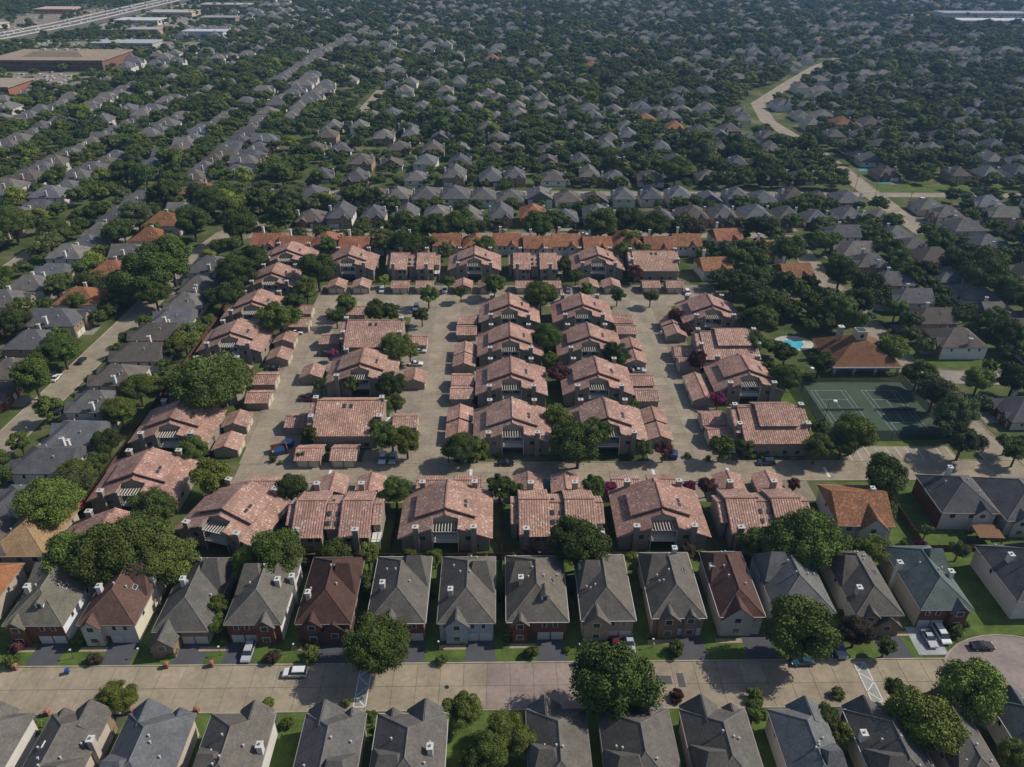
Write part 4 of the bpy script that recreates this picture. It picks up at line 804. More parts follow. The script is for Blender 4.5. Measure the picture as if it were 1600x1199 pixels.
for x, y, rc, lb in ((-103, 134, (.30, .2, .11), 'tan hip-roofed house at the left edge behind the big trees'), (-106.5, 116, (.27, .125, .06), 'orange-brown roofed house cut by the left edge of the front row')):
    house(13, 15, 5.0, 4.2, roofc=rc, frontc=(.4, .34, .26), frontm='wall', sidec=(.42, .36, .28), skyl=[(3, 1)], vents=[(2, 3), (-3, -2)], chims=[(-4, 3, None, (.55, .5, .45))]).put('house', (x-6, y, 0), 0, lb, 'house'); mark(x-13, x+1, y-8, y+8)
# ------------------------------------------------------------------ trees
NP = np.random.RandomState(5)
def crown_mesh(name, seed, nclump, per, leaf, flat=.78, core=True, spread=.72):
    r = np.random.RandomState(seed); V = []; Fc = []; tone = []; base = 0
    for i in range(nclump):
        while True:
            p = r.uniform(-1, 1, 3)
            if p@p < 1 and p[2] > -.75 and (p@p > .2 or r.rand() < .3): break
        p = p*spread*np.array([1, 1, flat]); cr = r.uniform(.2, .36)*(1.15 if nclump < 30 else .85); ct = r.uniform(0, 1)
        if core:   # lumpy inner mass of the bough
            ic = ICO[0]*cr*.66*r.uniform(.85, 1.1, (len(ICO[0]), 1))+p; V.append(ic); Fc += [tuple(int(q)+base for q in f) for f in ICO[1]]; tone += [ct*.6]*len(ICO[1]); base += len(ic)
        d = r.normal(size=(per, 3)); d /= np.linalg.norm(d, axis=1)[:, None]; d[:, 2] = np.abs(d[:, 2])*.9-.25*(r.rand(per) < .5)
        c = p+d*cr*r.uniform(.75, 1.12, (per, 1))
        nrm = d+r.normal(size=(per, 3))*.55; nrm /= np.linalg.norm(nrm, axis=1)[:, None]
        t1 = np.cross(nrm, r.normal(size=(per, 3))); t1 /= np.linalg.norm(t1, axis=1)[:, None]; t2 = np.cross(nrm, t1)
        s = leaf*r.uniform(.6, 1.4, (per, 1)); q = np.stack([c-t1*s-t2*s*.6, c+t1*s-t2*s*.6, c+t1*s*.7+t2*s*.8, c-t1*s*.7+t2*s*.8], 1).reshape(-1, 3)
        V.append(q); Fc += [(base+4*k, base+4*k+1, base+4*k+2, base+4*k+3) for k in range(per)]; tone += list(np.clip(ct*.55+r.uniform(0, .45, per), 0, 1)); base += 4*per
    me = bpy.data.meshes.new(name); me.from_pydata(np.concatenate(V).tolist(), [], Fc)
    at = me.attributes.new('tone', 'FLOAT', 'FACE'); at.data.foreach_set('value', tone); me.materials.append(MATS['leaf']); me.update(); return me
import bmesh
bm = bmesh.new(); bmesh.ops.create_icosphere(bm, subdivisions=1, radius=1); ICO = (np.array([v.co for v in bm.verts]), [[v.index for v in f.verts] for f in bm.faces]); bm.free()
HI = [crown_mesh('crown', 10+i, (70, 95, 54, 80, 46, 60)[i], (460, 340, 560, 400, 520, 480)[i], (.0195, .018, .021, .0175, .022, .024)[i], (.78, .7, .9, .8, .62, .95)[i], i != 4, (.72, .76, .7, .74, .78, .68)[i]) for i in range(6)]
MID = [crown_mesh('crown', 30+i, (38, 50, 30, 44, 26, 36, 32)[i], 230, (.031, .026, .034, .028, .036, .03, .033)[i], (.78, .7, .95, .85, .65, 1.05, .75)[i], i != 4) for i in range(7)]
BUSH = [crown_mesh('foliage', 50+i, 18, 130, .055, .9) for i in range(3)]
FARM = [crown_mesh('crown', 70+i, (24, 30, 20, 26, 18, 28)[i], 110, .044, (.8, .7, .95, .85, .75, .65)[i]) for i in range(6)]
def trunk_mesh(seed):
    r = random.Random(seed); mb = MB(); mb.tube((0, 0, -.05), (0, 0, .5), .055, .04); top = Vector((0, 0, .5))
    for k in range(5):
        a = k*1.257+r.uniform(-.3, .3); e_ = Vector((math.cos(a)*r.uniform(.25, .4), math.sin(a)*r.uniform(.25, .4), r.uniform(.75, 1.0))); mb.tube(top-Vector((0, 0, .06)), e_, .03, .012)
    return mb.mesh('trunk', 'bark')
TRUNK = [trunk_mesh(i) for i in range(3)]
KIND = {'d': ((.066, .094, .019), 'dark green tree'), 'm': ((.092, .122, .023), 'green tree'), 'y': ((.14, .165, .027), 'yellow-green tree'), 'p': ((.17, .03, .075), 'magenta flowering myrtle'), 'r': ((.09, .035, .03), 'reddish-leaved tree'), 'b': ((.07, .052, .03), 'brownish thinning tree'), 'g': ((.092, .112, .04), 'grey-green tree')}
TREES = []
def tree(x, y, r, kind, px_r, bush=False, short=None):
    TREES.append((x, y, r, kind, px_r, bush))
def tree_px(px, py, rp, kind='m', bush=False):
    x, y = G(px, py, 3); zc = 3.
    for _ in range(4):
        k = P(x, y, zc)[2]; r = rp*k/F; zc = r*(.62 if bush else 1.05)+(0 if bush else 1.4); x, y = G(px, py, zc)
    TREES.append((x, y, r, kind, rp, bush))
HT = '''960,1065,70,d 590,1005,52,m 1250,985,58,m 182,1090,31,y 722,1108,31,m 1445,1130,58,y 1520,1078,56,m 1402,1080,22,d 1340,985,28,b 1385,1008,17,d 340,945,20,m 342,975,18,m 336,915,18,m
790,1140,32,m 765,1172,34,m 825,1160,30,m 745,1190,28,m 1178,1112,22,m 1290,1122,25,m 1312,1150,24,m 1380,1180,30,m 1590,1180,30,m 590,1150,18,d 580,1120,12,m
165,865,58,m 215,850,58,m 110,870,46,d 75,785,52,m 262,875,46,m 330,745,33,y 430,865,46,d 395,880,34,m 525,858,24,d 575,868,22,m 570,908,20,d 455,764,27,d 618,766,27,d 680,870,15,m 640,866,12,y 905,848,50,m 780,760,24,d 800,765,18,d
1182,850,30,d 1257,840,56,m 1215,868,36,d 1335,855,24,m 1370,858,27,m 1382,745,39,d 1320,860,18,d 240,790,36,d 300,702,25,d 185,640,27,m 165,690,25,d 150,720,20,m 215,605,27,m 330,595,58,d 290,600,34,d 365,585,30,d
225,425,46,d 265,405,40,d 195,440,28,m 240,455,28,d 300,345,28,d 95,545,29,d 70,560,24,m 50,588,34,d 20,500,26,d 287,530,24,m 270,545,18,d 370,425,32,d 357,457,28,d 395,405,24,d 30,690,20,d 120,470,18,m
495,420,32,d 478,452,22,m 437,494,32,m 460,470,18,d 592,485,24,d 610,488,18,d 540,473,20,d 525,492,17,d 669,460,18,m 659,492,14,d 720,456,13,d 620,540,28,m 640,548,18,m 612,600,25,d 617,630,18,m 512,383,16,d 600,436,9,y 567,357,14,m 600,352,13,d 685,352,26,d 715,345,28,d 740,355,22,d 600,378,22,d 635,378,25,d 665,380,18,d 755,382,20,d 772,442,20,d 700,440,12,d
845,460,28,m 855,525,25,d 872,582,20,r 860,560,14,m 962,548,22,d 970,560,18,d 965,460,14,d 1017,462,14,d 917,452,12,m 882,412,14,d 900,430,12,d 992,425,14,r 977,392,18,m 982,372,18,m 1005,387,14,d 840,350,26,d 870,345,24,d 940,350,30,d 980,345,28,d 1020,350,26,d
1145,400,22,d 1180,402,24,d 1150,440,28,d 1180,465,32,d 1190,498,27,m 1184,535,24,d 1200,580,19,d 1228,590,26,d 1170,500,20,d 1090,562,17,r 1057,492,14,r 1127,503,10,m 1075,510,10,r
1315,422,28,m 1360,450,32,d 1345,470,26,d 1312,480,28,d 1267,440,14,d 1247,480,17,d 1340,500,20,d 1425,430,20,d 1470,377,26,d 1492,407,25,d 1537,427,34,d 1580,450,25,d 1512,485,17,d 1395,542,25,m 1282,565,22,d 1232,584,20,d 1437,582,26,d 1545,572,14,m 1425,500,18,g 1267,507,14,d 1290,500,18,d
1335,675,36,m 1318,690,26,m 1277,698,25,m 1497,640,34,g 1507,685,33,g 1462,612,30,g 1440,590,22,g 1480,660,24,g 1590,705,22,d 1575,690,18,m 1240,757,12,r 1390,795,18,d 1448,828,12,d 1500,857,17,g 1440,852,10,p
872,650,23,m 905,690,42,d 890,680,30,d 930,675,28,d 1007,700,17,m 1037,702,17,r 1127,697,22,m 1165,697,15,d 1122,622,14,p 927,760,22,d 952,762,13,p 1078,760,12,p 1106,757,17,r 827,867,15,r 1017,870,11,y 990,872,14,m 1075,860,14,b 990,632,12,m 950,650,12,m
612,682,28,d 635,690,25,y 590,668,20,d 720,697,27,d 745,700,20,d 485,677,17,d 500,600,14,d 520,552,10,p 548,600,16,d 470,712,8,d 700,705,14,d'''
for tk in HT.split():
    a, b, c, k = tk.split(','); tree_px(float(a), float(b), float(c), k)
HB = '''17,1034,14,m 27,1008,13,r 122,999,12,m 157,1000,10,y 146,1033,13,b 270,1019,9,m 262,1022,7,m 352,1002,8,y 426,1025,14,b 487,1024,16,m 470,1008,6,y 482,1008,6,y 494,1008,6,y 692,1033,11,d 722,1002,5,y 792,993,11,d 830,1016,14,m 885,1015,6,y 918,1009,6,y 932,1009,6,m 945,1008,7,y 1057,1014,15,m 1012,995,6,y 1057,1088,12,r 1180,1088,14,m 840,1106,16,d 1310,1084,11,m 1492,986,14,d 1505,975,9,d 420,1098,9,m 542,1098,9,g 669,1107,12,y 450,1128,12,m 60,1140,14,m 300,1130,8,y 257,565,6,y 985,715,7,y 760,714,6,y 738,716,6,m 780,712,5,y 1150,715,6,y 1175,712,7,y 1190,713,6,m 1105,716,6,m 1075,712,6,m 427,718,7,d 440,722,5,m 715,718,6,m 735,720,6,m 1040,712,7,y 893,945,7,m 893,962,7,d 892,926,6,m 780,932,10,d 778,955,8,m 678,930,6,d 1004,925,6,m 1110,905,7,d 556,922,10,d 450,960,6,m 225,975,6,d 1206,962,11,d 1316,960,8,d 1428,965,6,m 660,872,10,m 702,875,9,d 737,872,9,m 762,868,8,y 950,872,10,m 970,874,9,d 1003,873,9,y 1100,868,9,m 1130,872,8,d 480,880,12,d 503,878,10,m 547,878,12,d 800,872,9,m 610,872,9,d 1290,862,9,m 1410,850,8,m 1520,845,8,g'''
for tk in HB.split():
    a, b, c, k = tk.split(','); tree_px(float(a), float(b), float(c), k, True)
for x, y, r, *_ in TREES:
    if r > 1.5: mark(x-r*.55, x+r*.55, y-r*.55, y+r*.55)
n_named = len(TREES)
# trees filling the gardens and parks all round
mark(194, 226, 545, 650); mark(196, 238, 378, 426); mark(225, 300, 660, 720)
inside = lambda x, y: -103 < x < 88 and 131 < y < 313
fill = []
for _ in range(90000):
    y = 128+1600*rnd.random()**1.5; wd = 120+y*.68; x = rnd.uniform(-wd, wd*1.08)
    if inside(x, y) or (95 < x < 113 and 211 < y < 244) or (y < 132 and -110 < x < 86) or (84 < x < 128 and y < 158): continue
    r = (rnd.uniform(3.0, 5.8) if rnd.random() < .72 else rnd.uniform(5.5, 8.0))*(1 if y < 400 else .96)
    if x < -340 and 690 < y < 1500: r *= .7
    a = P(x, y, r)
    if not (-50 < a[0] < 1650 and -40 < a[1] < 1250): continue
    dn = math.sin(x*.021+1.3*math.sin(y*.013))+math.sin(y*.027+1.7*math.sin(x*.011))
    if dn < -.5 and rnd.random() < .7: continue
    r *= 1+.14*dn
    if not free(x, y, r*(.5 if y > 330 else .6)): continue
    mark(x-r*.5, x+r*.5, y-r*.5, y+r*.5); fill.append((x, y, r, rnd.choices('dmygb', (46, 32, 7, 13, 2))[0], r*F/a[2], False))
for _ in range(260):     # saplings and bushes inside the court's beds
    pass
for x0, x1, y0, y1, n in ((-545, -350, 700, 800, 45), (-545, -350, 880, 1100, 90), (-560, -400, 1100, 1500, 120), (-760, -640, 850, 1500, 110), (680, 880, 1200, 1390, 40)):
    for _ in range(n):
        x, y, r = rnd.uniform(x0, x1), rnd.uniform(y0, y1), rnd.uniform(2.5, 5); a = P(x, y, r)
        if -505 < x < -383 and 795 < y < 877: continue
        if a[0] > -50 and a[1] > -40: fill.append((x, y, r, rnd.choice('dmmy'), r*F/a[2], False))
print('trees', n_named, len(fill))
fill.sort(key=lambda q: -q[4]); NT = max(0, 300-sum(not t[5] for t in TREES)); rest = fill[NT:]; TREES += fill[:NT]
bl = np.array([(b[0], b[1]) for b in BLD]); cnt = {}; lab = []
for (x, y, r, k, rp, bush) in TREES:
    d = np.hypot(bl[:, 0]-x, bl[:, 1]-y); j = int(d.argmin()); bx, by, br, sh = BLD[j]; dx, dy = x-bx, y-by
    rel = ('left of' if dx < 0 else 'right of') if abs(dx) > abs(dy) else ('before' if dy < 0 else 'behind')
    lab.append(((KIND[k][1].replace('tree', 'shrub') if bush else KIND[k][1]), rel, sh, x))
tot = {}
for l in lab: tot[l[:3]] = tot.get(l[:3], 0)+1
order = sorted(range(len(lab)), key=lambda i: lab[i][3]); seen = {}
final = {}
for i in order:
    key = lab[i][:3]; seen[key] = seen.get(key, 0)+1; n = f'{ordn(seen[key])} ' if tot[key] > 1 else ''
    final[i] = f'{n}{key[0]} {key[1]} the {key[2]}' if ',' not in key[2] else f'{n}{key[0]} {key[1]} {key[2]}'
for i, (x, y, r, k, rp, bush) in enumerate(TREES):
    e = obj('shrub' if bush else 'tree', None, None, None, (x, y, 0)); e.rotation_euler = (0, 0, rnd.uniform(0, 6.28)); tag(e, final[i], 'shrub' if bush else 'tree', 'shrubs of the gardens' if bush else 'trees among the houses')
    v = rnd.uniform(.75, 1.25); c = tuple(q*v*rnd.uniform(.95, 1.05) for q in KIND[k][0])
    if bush:
        o = obj('foliage', BUSH[i % 3], e, c, (0, 0, r*.62)); o.scale = (r*1.12, r*1.12, r*.95)
        s = MB(); s.tube((0, 0, 0), (0, 0, r*.6), .07*r, .04*r, 6); obj('stem', s.mesh('stem', 'bark'), e)
    else:
        zc = r*1.05+1.4; me = HI[i % 6] if rp > 24 else MID[i % 7]
        o = obj('crown', me, e, c, (0, 0, zc)); q = rnd.uniform(.9, 1.08); o.scale = (r*1.1*q, r*1.1/q, r*rnd.uniform(.95, 1.15))
        o = obj('trunk', TRUNK[i % 3], e, None, (0, 0, 0)); o.scale = (zc*1.05, zc*1.05, zc*1.1)
# the woods beyond: instances on points
src = bpy.data.collections.new('woodland_sources')
for i, me in enumerate(FARM):
    c = KIND['dmdygm'[i]][0]; leaf_mat(f'leaf_{i}', c); me.materials[0] = MATS[f'leaf_{i}']; o = bpy.data.objects.new('crown_source', me); src.objects.link(o)
me = bpy.data.meshes.new('woodland'); me.from_pydata([(x, y, r*.85+.9) for x, y, r, *_ in rest], [], [])
a = me.attributes.new('size', 'FLOAT_VECTOR', 'POINT'); a.data.foreach_set('vector', [c for x, y, r, *_ in rest for c in (r*1.14, r*1.14, r*rnd.uniform(.82, 1.05))])
a = me.attributes.new('turn', 'FLOAT', 'POINT'); a.data.foreach_set('value', [rnd.uniform(0, 6.28) for _ in rest])
a = me.attributes.new('pick', 'INT', 'POINT'); a.data.foreach_set('value', [{'d': rnd.choice((0, 2)), 'm': rnd.choice((1, 5)), 'y': 3, 'g': 4, 'b': 4}[t[3]] for t in rest])
wo = obj('woodland', me); tag(wo, 'dense green tree canopy over the far gardens and parks', 'trees', None, 'stuff')
ng = bpy.data.node_groups.new('woodland', 'GeometryNodeTree'); ng.interface.new_socket('Geometry', in_out='INPUT', socket_type='NodeSocketGeometry'); ng.interface.new_socket('Geometry', in_out='OUTPUT', socket_type='NodeSocketGeometry')
n = ng.nodes.new; L = ng.links.new; gi, go = n('NodeGroupInput'), n('NodeGroupOutput'); iop = n('GeometryNodeInstanceOnPoints'); ci = n('GeometryNodeCollectionInfo')
ci.inputs['Collection'].default_value = src; ci.inputs['Separate Children'].default_value = True; ci.inputs['Reset Children'].default_value = True
def na(nm, ty): q = n('GeometryNodeInputNamedAttribute'); q.data_type = ty; q.inputs['Name'].default_value = nm; return q
A1, A2, A3 = na('size', 'FLOAT_VECTOR'), na('turn', 'FLOAT'), na('pick', 'INT'); cx_ = n('ShaderNodeCombineXYZ'); L(A2.outputs[0], cx_.inputs[2])
iop.inputs['Pick Instance'].default_value = True
L(gi.outputs[0], iop.inputs['Points']); L(ci.outputs[0], iop.inputs['Instance']); L(A3.outputs[0], iop.inputs['Instance Index']); L(cx_.outputs[0], iop.inputs['Rotation']); L(A1.outputs[0], iop.inputs['Scale']); L(iop.outputs[0], go.inputs[0])
wo.modifiers.new('woodland', 'NODES').node_group = ng
# ------------------------------------------------------------------ cars
def car(kind):
    T = Tmpl(); L_, W = {'sedan': (4.7, 1.82), 'suv': (4.8, 1.95), 'pickup': (5.6, 2.0), 'van': (5.0, 1.98)}[kind]; h = L_/2
    prof = {'sedan': ([(-h, .35), (h, .35), (h, .62), (h-.25, .78), (h-1.3, .92), (-h+1.0, .98), (-h+.1, .95), (-h, .7)], [(h-1.45, .92), (h-2.2, 1.40), (-h+1.5, 1.44), (-h+.65, .98)]),
            'suv': ([(-h, .4), (h, .4), (h, .75), (h-.2, .95), (h-1.15, 1.05), (-h+.05, 1.08), (-h, .8)], [(h-1.2, 1.05), (h-1.95, 1.68), (-h+.45, 1.74), (-h+.1, 1.08)]),
            'van': ([(-h, .4), (h, .4), (h, .75), (h-.2, .9), (h-.9, 1.05), (-h+.05, 1.1), (-h, .8)], [(h-.9, 1.05), (h-1.8, 1.72), (-h+.35, 1.78), (-h+.08, 1.1)]),
            'pickup': ([(-h, .5), (h, .5), (h, .85), (h-.2, 1.02), (h-1.4, 1.1), (-h, 1.12)], [(h-1.5, 1.1), (h-2.2, 1.74), (h-3.3, 1.76), (h-3.6, 1.1)])}[kind]
    b = MB(); lo_, ca = prof
    # length runs along X, width along Y; sides tuck in towards the sill and the roof
    def shell(pr, wf):
        A = [(x, -W/2*wf(z), z) for x, z in pr]; B = [(x, W/2*wf(z), z) for x, z in pr]; b_ = MB(); b_.poly(*A); b_.poly(*B[::-1])
        for k in range(len(pr)): j = (k+1) % len(pr); b_.quad(A[j], A[k], B[k], B[j])
        return b_
    T.add('body', shell(lo_, lambda z: .94 if z < .5 else (1. if z < .95 else .95)), 'paint', (.5, .5, .5))
    zt = max(z for x, z in ca); T.add('glasshouse', shell(ca, lambda z: .93 if z < 1.2 else .76), 'glass')
    xs = [x for x, z in ca if z > zt-.1]; r = MB(); r.hexa([(min(xs)-.05, -W*.39, zt-.05), (max(xs)+.05, -W*.39, zt-.08), (max(xs)+.05, W*.39, zt-.08), (min(xs)-.05, W*.39, zt-.05)], [(min(xs)+.1, -W*.35, zt+.05), (max(xs)-.1, -W*.35, zt+.03), (max(xs)-.1, W*.35, zt+.03), (min(xs)+.1, W*.35, zt+.05)])
    T.add('roof', r, 'paint', (.5, .5, .5))
    for sx in (-1, 1):
        for sy in (-1, 1):
            wmb = MB(); wmb.tube((0, -.11, 0), (0, .11, 0), .34, .34, 14); i = T.add('wheel', wmb, 'rubber', None, None, (sx*(h-.9), sy*(W/2-.1), .34)); rm = MB(); rm.tube((0, sy*.111, 0), (0, sy*.125, 0), .2, .2, 10); T.add('rim', rm, 'metal', (.5, .5, .5), i)
    for sy in (-1, 1):
        lt = MB(); lt.box(h-.12, h+.02, sy*W*.36-.2, sy*W*.36+.2, .62, .76); T.add('headlight', lt, 'trim', (.7, .7, .72)); lt = MB(); lt.box(-h-.02, -h+.1, sy*W*.38-.15, sy*W*.38+.15, .72, .9); T.add('tail_light', lt, 'trim', (.3, .02, .02))
        mi = MB(); mi.box(h-1.75, h-1.6, sy*W*.5, sy*W*.5+sy*.16, .98, 1.12) if sy > 0 else mi.box(h-1.75, h-1.6, sy*W*.5-.16, sy*W*.5, .98, 1.12); T.add('mirror', mi, 'paint', (.5, .5, .5))
    if kind == 'pickup': bd = MB(); bd.box(-h+.12, h-3.7, -W/2+.14, W/2-.14, 1.121, 1.13); T.add('bed', bd, 'rubber')
    return T
CAR = {k: car(k) for k in ('sedan', 'suv', 'pickup', 'van')}
CC = {'white': (.68, .68, .68), 'silver': (.42, .44, .46), 'black': (.012, .012, .015), 'grey': (.13, .14, .15), 'blue': (.03, .09, .2), 'red': (.16, .01, .015), 'navy': (.03, .05, .08), 'teal': (.02, .08, .12)}
Wt, E_, S_, N_ = math.pi, 0, -math.pi/2, math.pi/2
CARS = [(461, 1051, 'suv', 'white', Wt, 'on the front street'), (388, 1019, 'suv', 'silver', S_, 'on the driveway of the two-chimney house'), (962, 1004, 'sedan', 'red', N_, 'under the big tree on a front driveway'), (984, 1005, 'sedan', 'silver', S_, 'beside the red car on the driveway'),
 (1310, 1011, 'pickup', 'silver', S_, 'in the shade beside the large leafy tree'), (1254, 1033, 'sedan', 'teal', Wt, 'parked at the kerb under the large leafy tree'), (1452, 997, 'sedan', 'silver', S_, 'on the pale concrete driveway'), (1471, 991, 'van', 'white', S_, 'on the pale concrete driveway'), (1535, 1009, 'sedan', 'black', E_, 'at the turning circle'),
 (790, 723, 'sedan', 'black', E_, 'at the kerb of the court road below the centre condominiums'), (1197, 722, 'suv', 'navy', Wt, 'on the court road near the tennis courts'), (598, 716, 'suv', 'white', S_, 'first of two in the bay on the court road'), (614, 716, 'suv', 'silver', S_, 'second of two in the bay on the court road'),
 (650, 568, 'sedan', 'white', E_, 'right of the middle island condominium'), (656, 548, 'sedan', 'silver', E_, 'behind the white car right of the island'), (650, 480, 'suv', 'white', S_, 'in the small bay behind the island'), (597, 453, 'suv', 'silver', S_, 'between garages before the second back row condominium'), (695, 453, 'sedan', 'white', S_, 'between garages before the third back row condominium'), (888, 453, 'sedan', 'grey', S_, 'between garages before the fourth back row condominium'),
 (1074, 457, 'suv', 'white', S_, 'at the right end of the back garage line'), (1042, 520, 'sedan', 'white', E_, 'between right-hand garages of the court'), (975, 520, 'sedan', 'blue', E_, 'between centre-right garages of the court'), (995, 574, 'sedan', 'white', E_, 'between the centre-right garages, far one'), (999, 579, 'sedan', 'silver', E_, 'between the centre-right garages, near one'), (482, 623, 'pickup', 'red', E_, 'left of the middle island condominium'), (508, 553, 'pickup', 'navy', E_, 'beside the magenta myrtle left of the island'), (463, 519, 'sedan', 'white', E_, 'between left side garages of the court'), (425, 575, 'sedan', 'black', E_, 'between lower left side garages of the court'), (497, 760, 'sedan', 'navy', N_, 'behind the second front row condominium'), (702, 757, 'sedan', 'grey', N_, 'behind the third front row condominium'), (853, 757, 'sedan', 'teal', N_, 'behind the fourth front row condominium'), (1135, 704, 'van', 'white', E_, 'under the tree near the right-hand garages'),
 (127, 563, 'sedan', 'black', N_, 'on the left street'), (87, 590, 'sedan', 'white', N_, 'at the west kerb of left street'), (93, 640, 'sedan', 'black', N_, 'in the shade at the east kerb of left street'), (1262, 459, 'suv', 'white', .6, 'on the drive of the corner orange-roofed house'), (1258, 386, 'sedan', 'black', E_, 'at the top of right street'), (1268, 487, 'pickup', 'white', E_, 'in the lot above the swimming pool'), (1362, 492, 'sedan', 'navy', N_, 'at the kerb of right street'), (1443, 312, 'suv', 'white', E_, 'on the cross street by the avenue'), (1517, 624, 'sedan', 'blue', E_, 'on a drive east of the tennis courts'), (1592, 555, 'suv', 'silver', -.8, 'at the right edge of the side street'), (912, 366, 'sedan', 'white', E_, 'on the street behind the orange roofs'), (625, 362, 'sedan', 'white', E_, 'on the street behind the orange roofs, left of centre')]
for px, py, kd, cl, rz, d in CARS:
    x, y = G(px, py, .7); c = CC[cl]; CAR[kd].put('parked_car', (x, y, .03), rz, f'{cl} {kd} {d}', 'car', 'cars parked about the streets', {'body': c, 'roof': c, 'mirror': c})
# parked cars of the far lots and the highway: too small to tell apart
cm = MB()
for x0, x1, y0, y1 in ((-550, -375, 700, 790), (-550, -350, 935, 1075), (-550, -425, 1130, 1490), (-750, -650, 910, 1490), (650, 890, 1190, 1395)):
    for _ in range(130):
        x, y = rnd.uniform(x0, x1), y0+int(rnd.uniform(0, (y1-y0)/11))*11
        cm.box(x-.9, x+.9, y-2.2, y+2.2, .4, .95); cm.hexa([(x-.85, y-1.3, .95), (x+.85, y-1.3, .95), (x+.85, y+1.2, .95), (x-.85, y+1.2, .95)], [(x-.65, y-.8, 1.45), (x+.65, y-.8, 1.45), (x+.65, y+.8, 1.45), (x-.65, y+.8, 1.45)])
for _ in range(70):
    t_ = rnd.random(); y = 900+700*t_; x = -606+14*min(1, (y-1009)/130) if y > 1009 else -606-.22*(1009-y); x += rnd.choice((-14, -8, 8, 14)); cm.box(x-1, x+1, y-2.4, y+2.4, 5.3, 6.5)
o = obj('distant_cars', cm.mesh('distant_cars', 'paint'), None, (.4, .4, .42)); tag(o, 'many tiny cars standing in the far car parks', 'cars', None, 'stuff')
# ------------------------------------------------------------------ small things
T = Tmpl(); a = MB(); a.box(-.4, .4, -.4, .4, 0, 1.25); T.add('pillar', a, 'brick', (.25, .11, .08)); a = MB(); a.hexa([(-.48, -.48, 1.25), (.48, -.48, 1.25), (.48, .48, 1.25), (-.48, .48, 1.25)], [(-.25, -.25, 1.55), (.25, -.25, 1.55), (.25, .25, 1.55), (-.25, .25, 1.55)]); T.add('cap', a, 'brick', (.28, .14, .1))
a = MB(); a.box(-.2, .2, -.45, -.4, .8, 1.1); T.add('flap', a, 'metal', (.1, .1, .1))
for k, (px, py) in enumerate(((25, 1046), (261, 1043), (331, 1041), (75, 1117), (205, 1114), (308, 1113))):
    x, y = G(px, py); T.put('brick_mailbox', (x, y, 0), 0 if py < 1080 else math.pi, f'red brick mailbox pillar, {ordn(k+1 if k < 3 else k-2)} along the {"far" if k < 3 else "near"} kerb', 'mailbox', 'brick mailboxes on the kerb')
def wheelie(label, px, py, c):
    T = Tmpl(); a = MB(); a.hexa([(-.3, -.3, .1), (.3, -.3, .1), (.3, .3, .1), (-.3, .3, .1)], [(-.38, -.42, 1.05), (.38, -.42, 1.05), (.38, .42, 1.05), (-.38, .42, 1.05)]); T.add('bin_body', a, 'paint', c); a = MB(); a.hexa([(-.4, -.45, 1.05), (.4, -.45, 1.05), (.4, .45, 1.05), (-.4, .45, 1.05)], [(-.36, -.38, 1.16), (.36, -.38, 1.16), (.36, .4, 1.16), (-.36, .4, 1.16)]); T.add('lid', a, 'paint', tuple(v*.9 for v in c))
    for sx in (-.3, .3): a = MB(); a.tube((sx-.05, .34, .14), (sx+.05, .34, .14), .14, .14, 10); T.add('wheel', a, 'rubber')
    x, y = G(px, py, .5); T.put('wheelie_bin', (x, y, .04), .3, label, 'bin')
wheelie('blue wheeled bin standing at the kerb at the left', 105, 1050, (.02, .08, .25)); wheelie('pale grey-blue wheeled bin at the far kerb beside the big tree', 901, 1036, (.3, .42, .46))
def dumpster(px, py, rz, label):
    T = Tmpl(); a = MB(); a.hexa([(-1.3, -.8, .15), (1.3, -.8, .15), (1.3, .8, .15), (-1.3, .8, .15)], [(-1.4, -1., 1.5), (1.4, -1., 1.5), (1.4, 1., 1.8), (-1.4, 1., 1.8)]); T.add('skip_body', a, 'paint', (.015, .06, .2)); a = MB(); a.hexa([(-1.4, -1.02, 1.51), (1.4, -1.02, 1.51), (1.4, 1.02, 1.81), (-1.4, 1.02, 1.81)], [(-1.4, -1.02, 1.58), (1.4, -1.02, 1.58), (1.4, 1.02, 1.88), (-1.4, 1.02, 1.88)]); T.add('lid', a, 'paint', (.02, .05, .14))
    for sx in (-1.42, 1.42): a = MB(); a.box(sx-.05, sx+.05, -.6, .6, .9, 1.05); T.add('lifting_bar', a, 'metal', (.05, .08, .15))
    x, y = G(px, py, .8); T.put('dumpster', (x, y, 0), rz, label, 'dumpster')
dumpster(451, 694, 0, 'blue dumpster beside the left garage on the court road'); dumpster(437, 706, .4, 'blue dumpster inside the red brick enclosure'); dumpster(1053, 711, 1.4, 'blue dumpster at the corner of the right court lane')
T = Tmpl(); 
for x0, x1, y0, y1 in ((-2.2, 2.2, 1.6, 1.8), (2.0, 2.2, -1.8, 1.6), (-2.2, -2.0, -.4, 1.6)): a = MB(); a.box(x0, x1, y0, y1, 0, 1.9); T.add('brick_wall', a, 'brick', (.25, .1, .07))
x, y = G(437, 707); T.put('bin_enclosure', (x, y, 0), .4, 'red brick bin enclosure at the corner of the left court lane', 'enclosure')
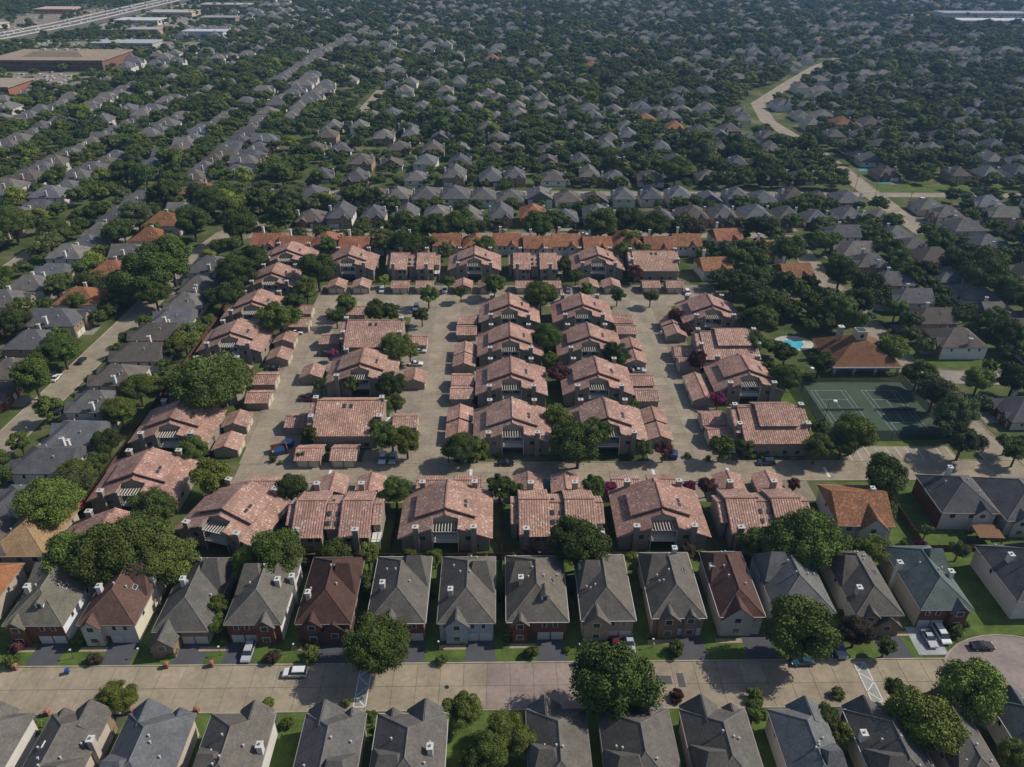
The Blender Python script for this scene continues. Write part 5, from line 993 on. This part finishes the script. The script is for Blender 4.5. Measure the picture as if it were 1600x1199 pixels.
def umbrella(px, py, c, label):
    T = Tmpl(); a = MB(); n = 8; 
    for k in range(n):
        p, q = 2*math.pi*k/n, 2*math.pi*(k+1)/n; a.poly((1.5*math.cos(p), 1.5*math.sin(p), 2.1), (1.5*math.cos(q), 1.5*math.sin(q), 2.1), (0, 0, 2.7)); a.poly((0, 0, 2.66), (1.5*math.cos(q), 1.5*math.sin(q), 2.06), (1.5*math.cos(p), 1.5*math.sin(p), 2.06))
    T.add('canopy', a, 'cloth', c); a = MB(); a.cyl(0, 0, 0, 2.68, .03); T.add('pole', a, 'metal', (.3, .3, .3)); a = MB(); a.cyl(0, 0, 0, .08, .3); T.add('base', a, 'metal', (.1, .1, .1))
    x, y = G(px, py, 2.3); T.put('garden_umbrella', (x, y, 0), 0, label, 'umbrella')
umbrella(124, 791, (.5, .02, .07), 'red garden umbrella beside the left column of condominiums'); umbrella(607, 655, (.6, .57, .52), 'cream garden umbrella beside the nearest island condominium'); umbrella(852, 880, (.03, .3, .34), 'teal garden umbrella behind the fence'); umbrella(652, 334, (.5, .02, .03), 'red garden umbrella among the first grey row'); umbrella(1327, 202, (.5, .03, .04), 'red garden umbrella right of the avenue')
T = Tmpl(); a = MB(); a.cyl(0, 0, 0, 9.5, .14, .09, 8); T.add('pole', a, 'wood', (.1, .075, .05)); a = MB(); a.box(-1.2, 1.2, -.06, .06, 8.7, 8.85); T.add('cross_arm', a, 'wood', (.1, .075, .05))
for k in (-1, 0, 1): a = MB(); a.cyl(k, 0, 8.85, 9.1, .06); T.add('insulator', a, 'trim', (.4, .4, .4))
for k, (px, py) in enumerate(((395, 290), (545, 290), (730, 278), (880, 282), (1055, 282), (1365, 315), (1418, 328), (1335, 300))): x, y = G(px, py); T.put('utility_pole', (x, y, 0), .1, f'thin wooden utility pole, {ordn(k+1)} along the cross street and avenue', 'utility pole', 'utility poles')
T = Tmpl(); a = MB(); a.cyl(0, 0, 0, 2.3, .05, .04, 8); T.add('post', a, 'metal', (.03, .03, .03)); a = MB(); a.hexa([(-.1, -.1, 2.3), (.1, -.1, 2.3), (.1, .1, 2.3), (-.1, .1, 2.3)], [(-.18, -.18, 2.65), (.18, -.18, 2.65), (.18, .18, 2.65), (-.18, .18, 2.65)]); T.add('lantern', a, 'trim', (.6, .6, .55))
for k, (px, py) in enumerate(((115, 1029), (220, 1027), (345, 1024), (461, 1020), (686, 1016), (905, 1020), (1019, 1012))): x, y = G(px, py); T.put('garden_lamp', (x, y, 0), 0, f'small black garden lamp post, {ordn(k+1)} from the left before the street houses', 'lamp post', 'garden lamp posts')
mb = MB(); mb.cyl(*G(698, 1074), .03, .04, .45, .45, 16); o = obj('manhole_cover', mb.mesh('manhole_cover', 'metal'), front_street, (.05, .05, .05))
# ------------------------------------------------------------------ air
hz = MB(); hz.box(-3500, 3500, -300, 5100, -1, 131); hm = bpy.data.materials.new('haze'); hm.use_nodes = True; t = hm.node_tree; t.nodes.clear()
out = t.nodes.new('ShaderNodeOutputMaterial'); pv = t.nodes.new('ShaderNodeVolumePrincipled'); pv.inputs['Color'].default_value = (.34, .58, 1., 1); pv.inputs['Density'].default_value = .00011; pv.inputs['Anisotropy'].default_value = .2
t.links.new(pv.outputs[0], out.inputs['Volume']); MATS['haze'] = hm; o = obj('haze', hz.mesh('haze', 'haze')); o['kind'] = 'stuff'; o['label'] = 'thin blue summer haze over the whole suburb'; o['category'] = 'haze'
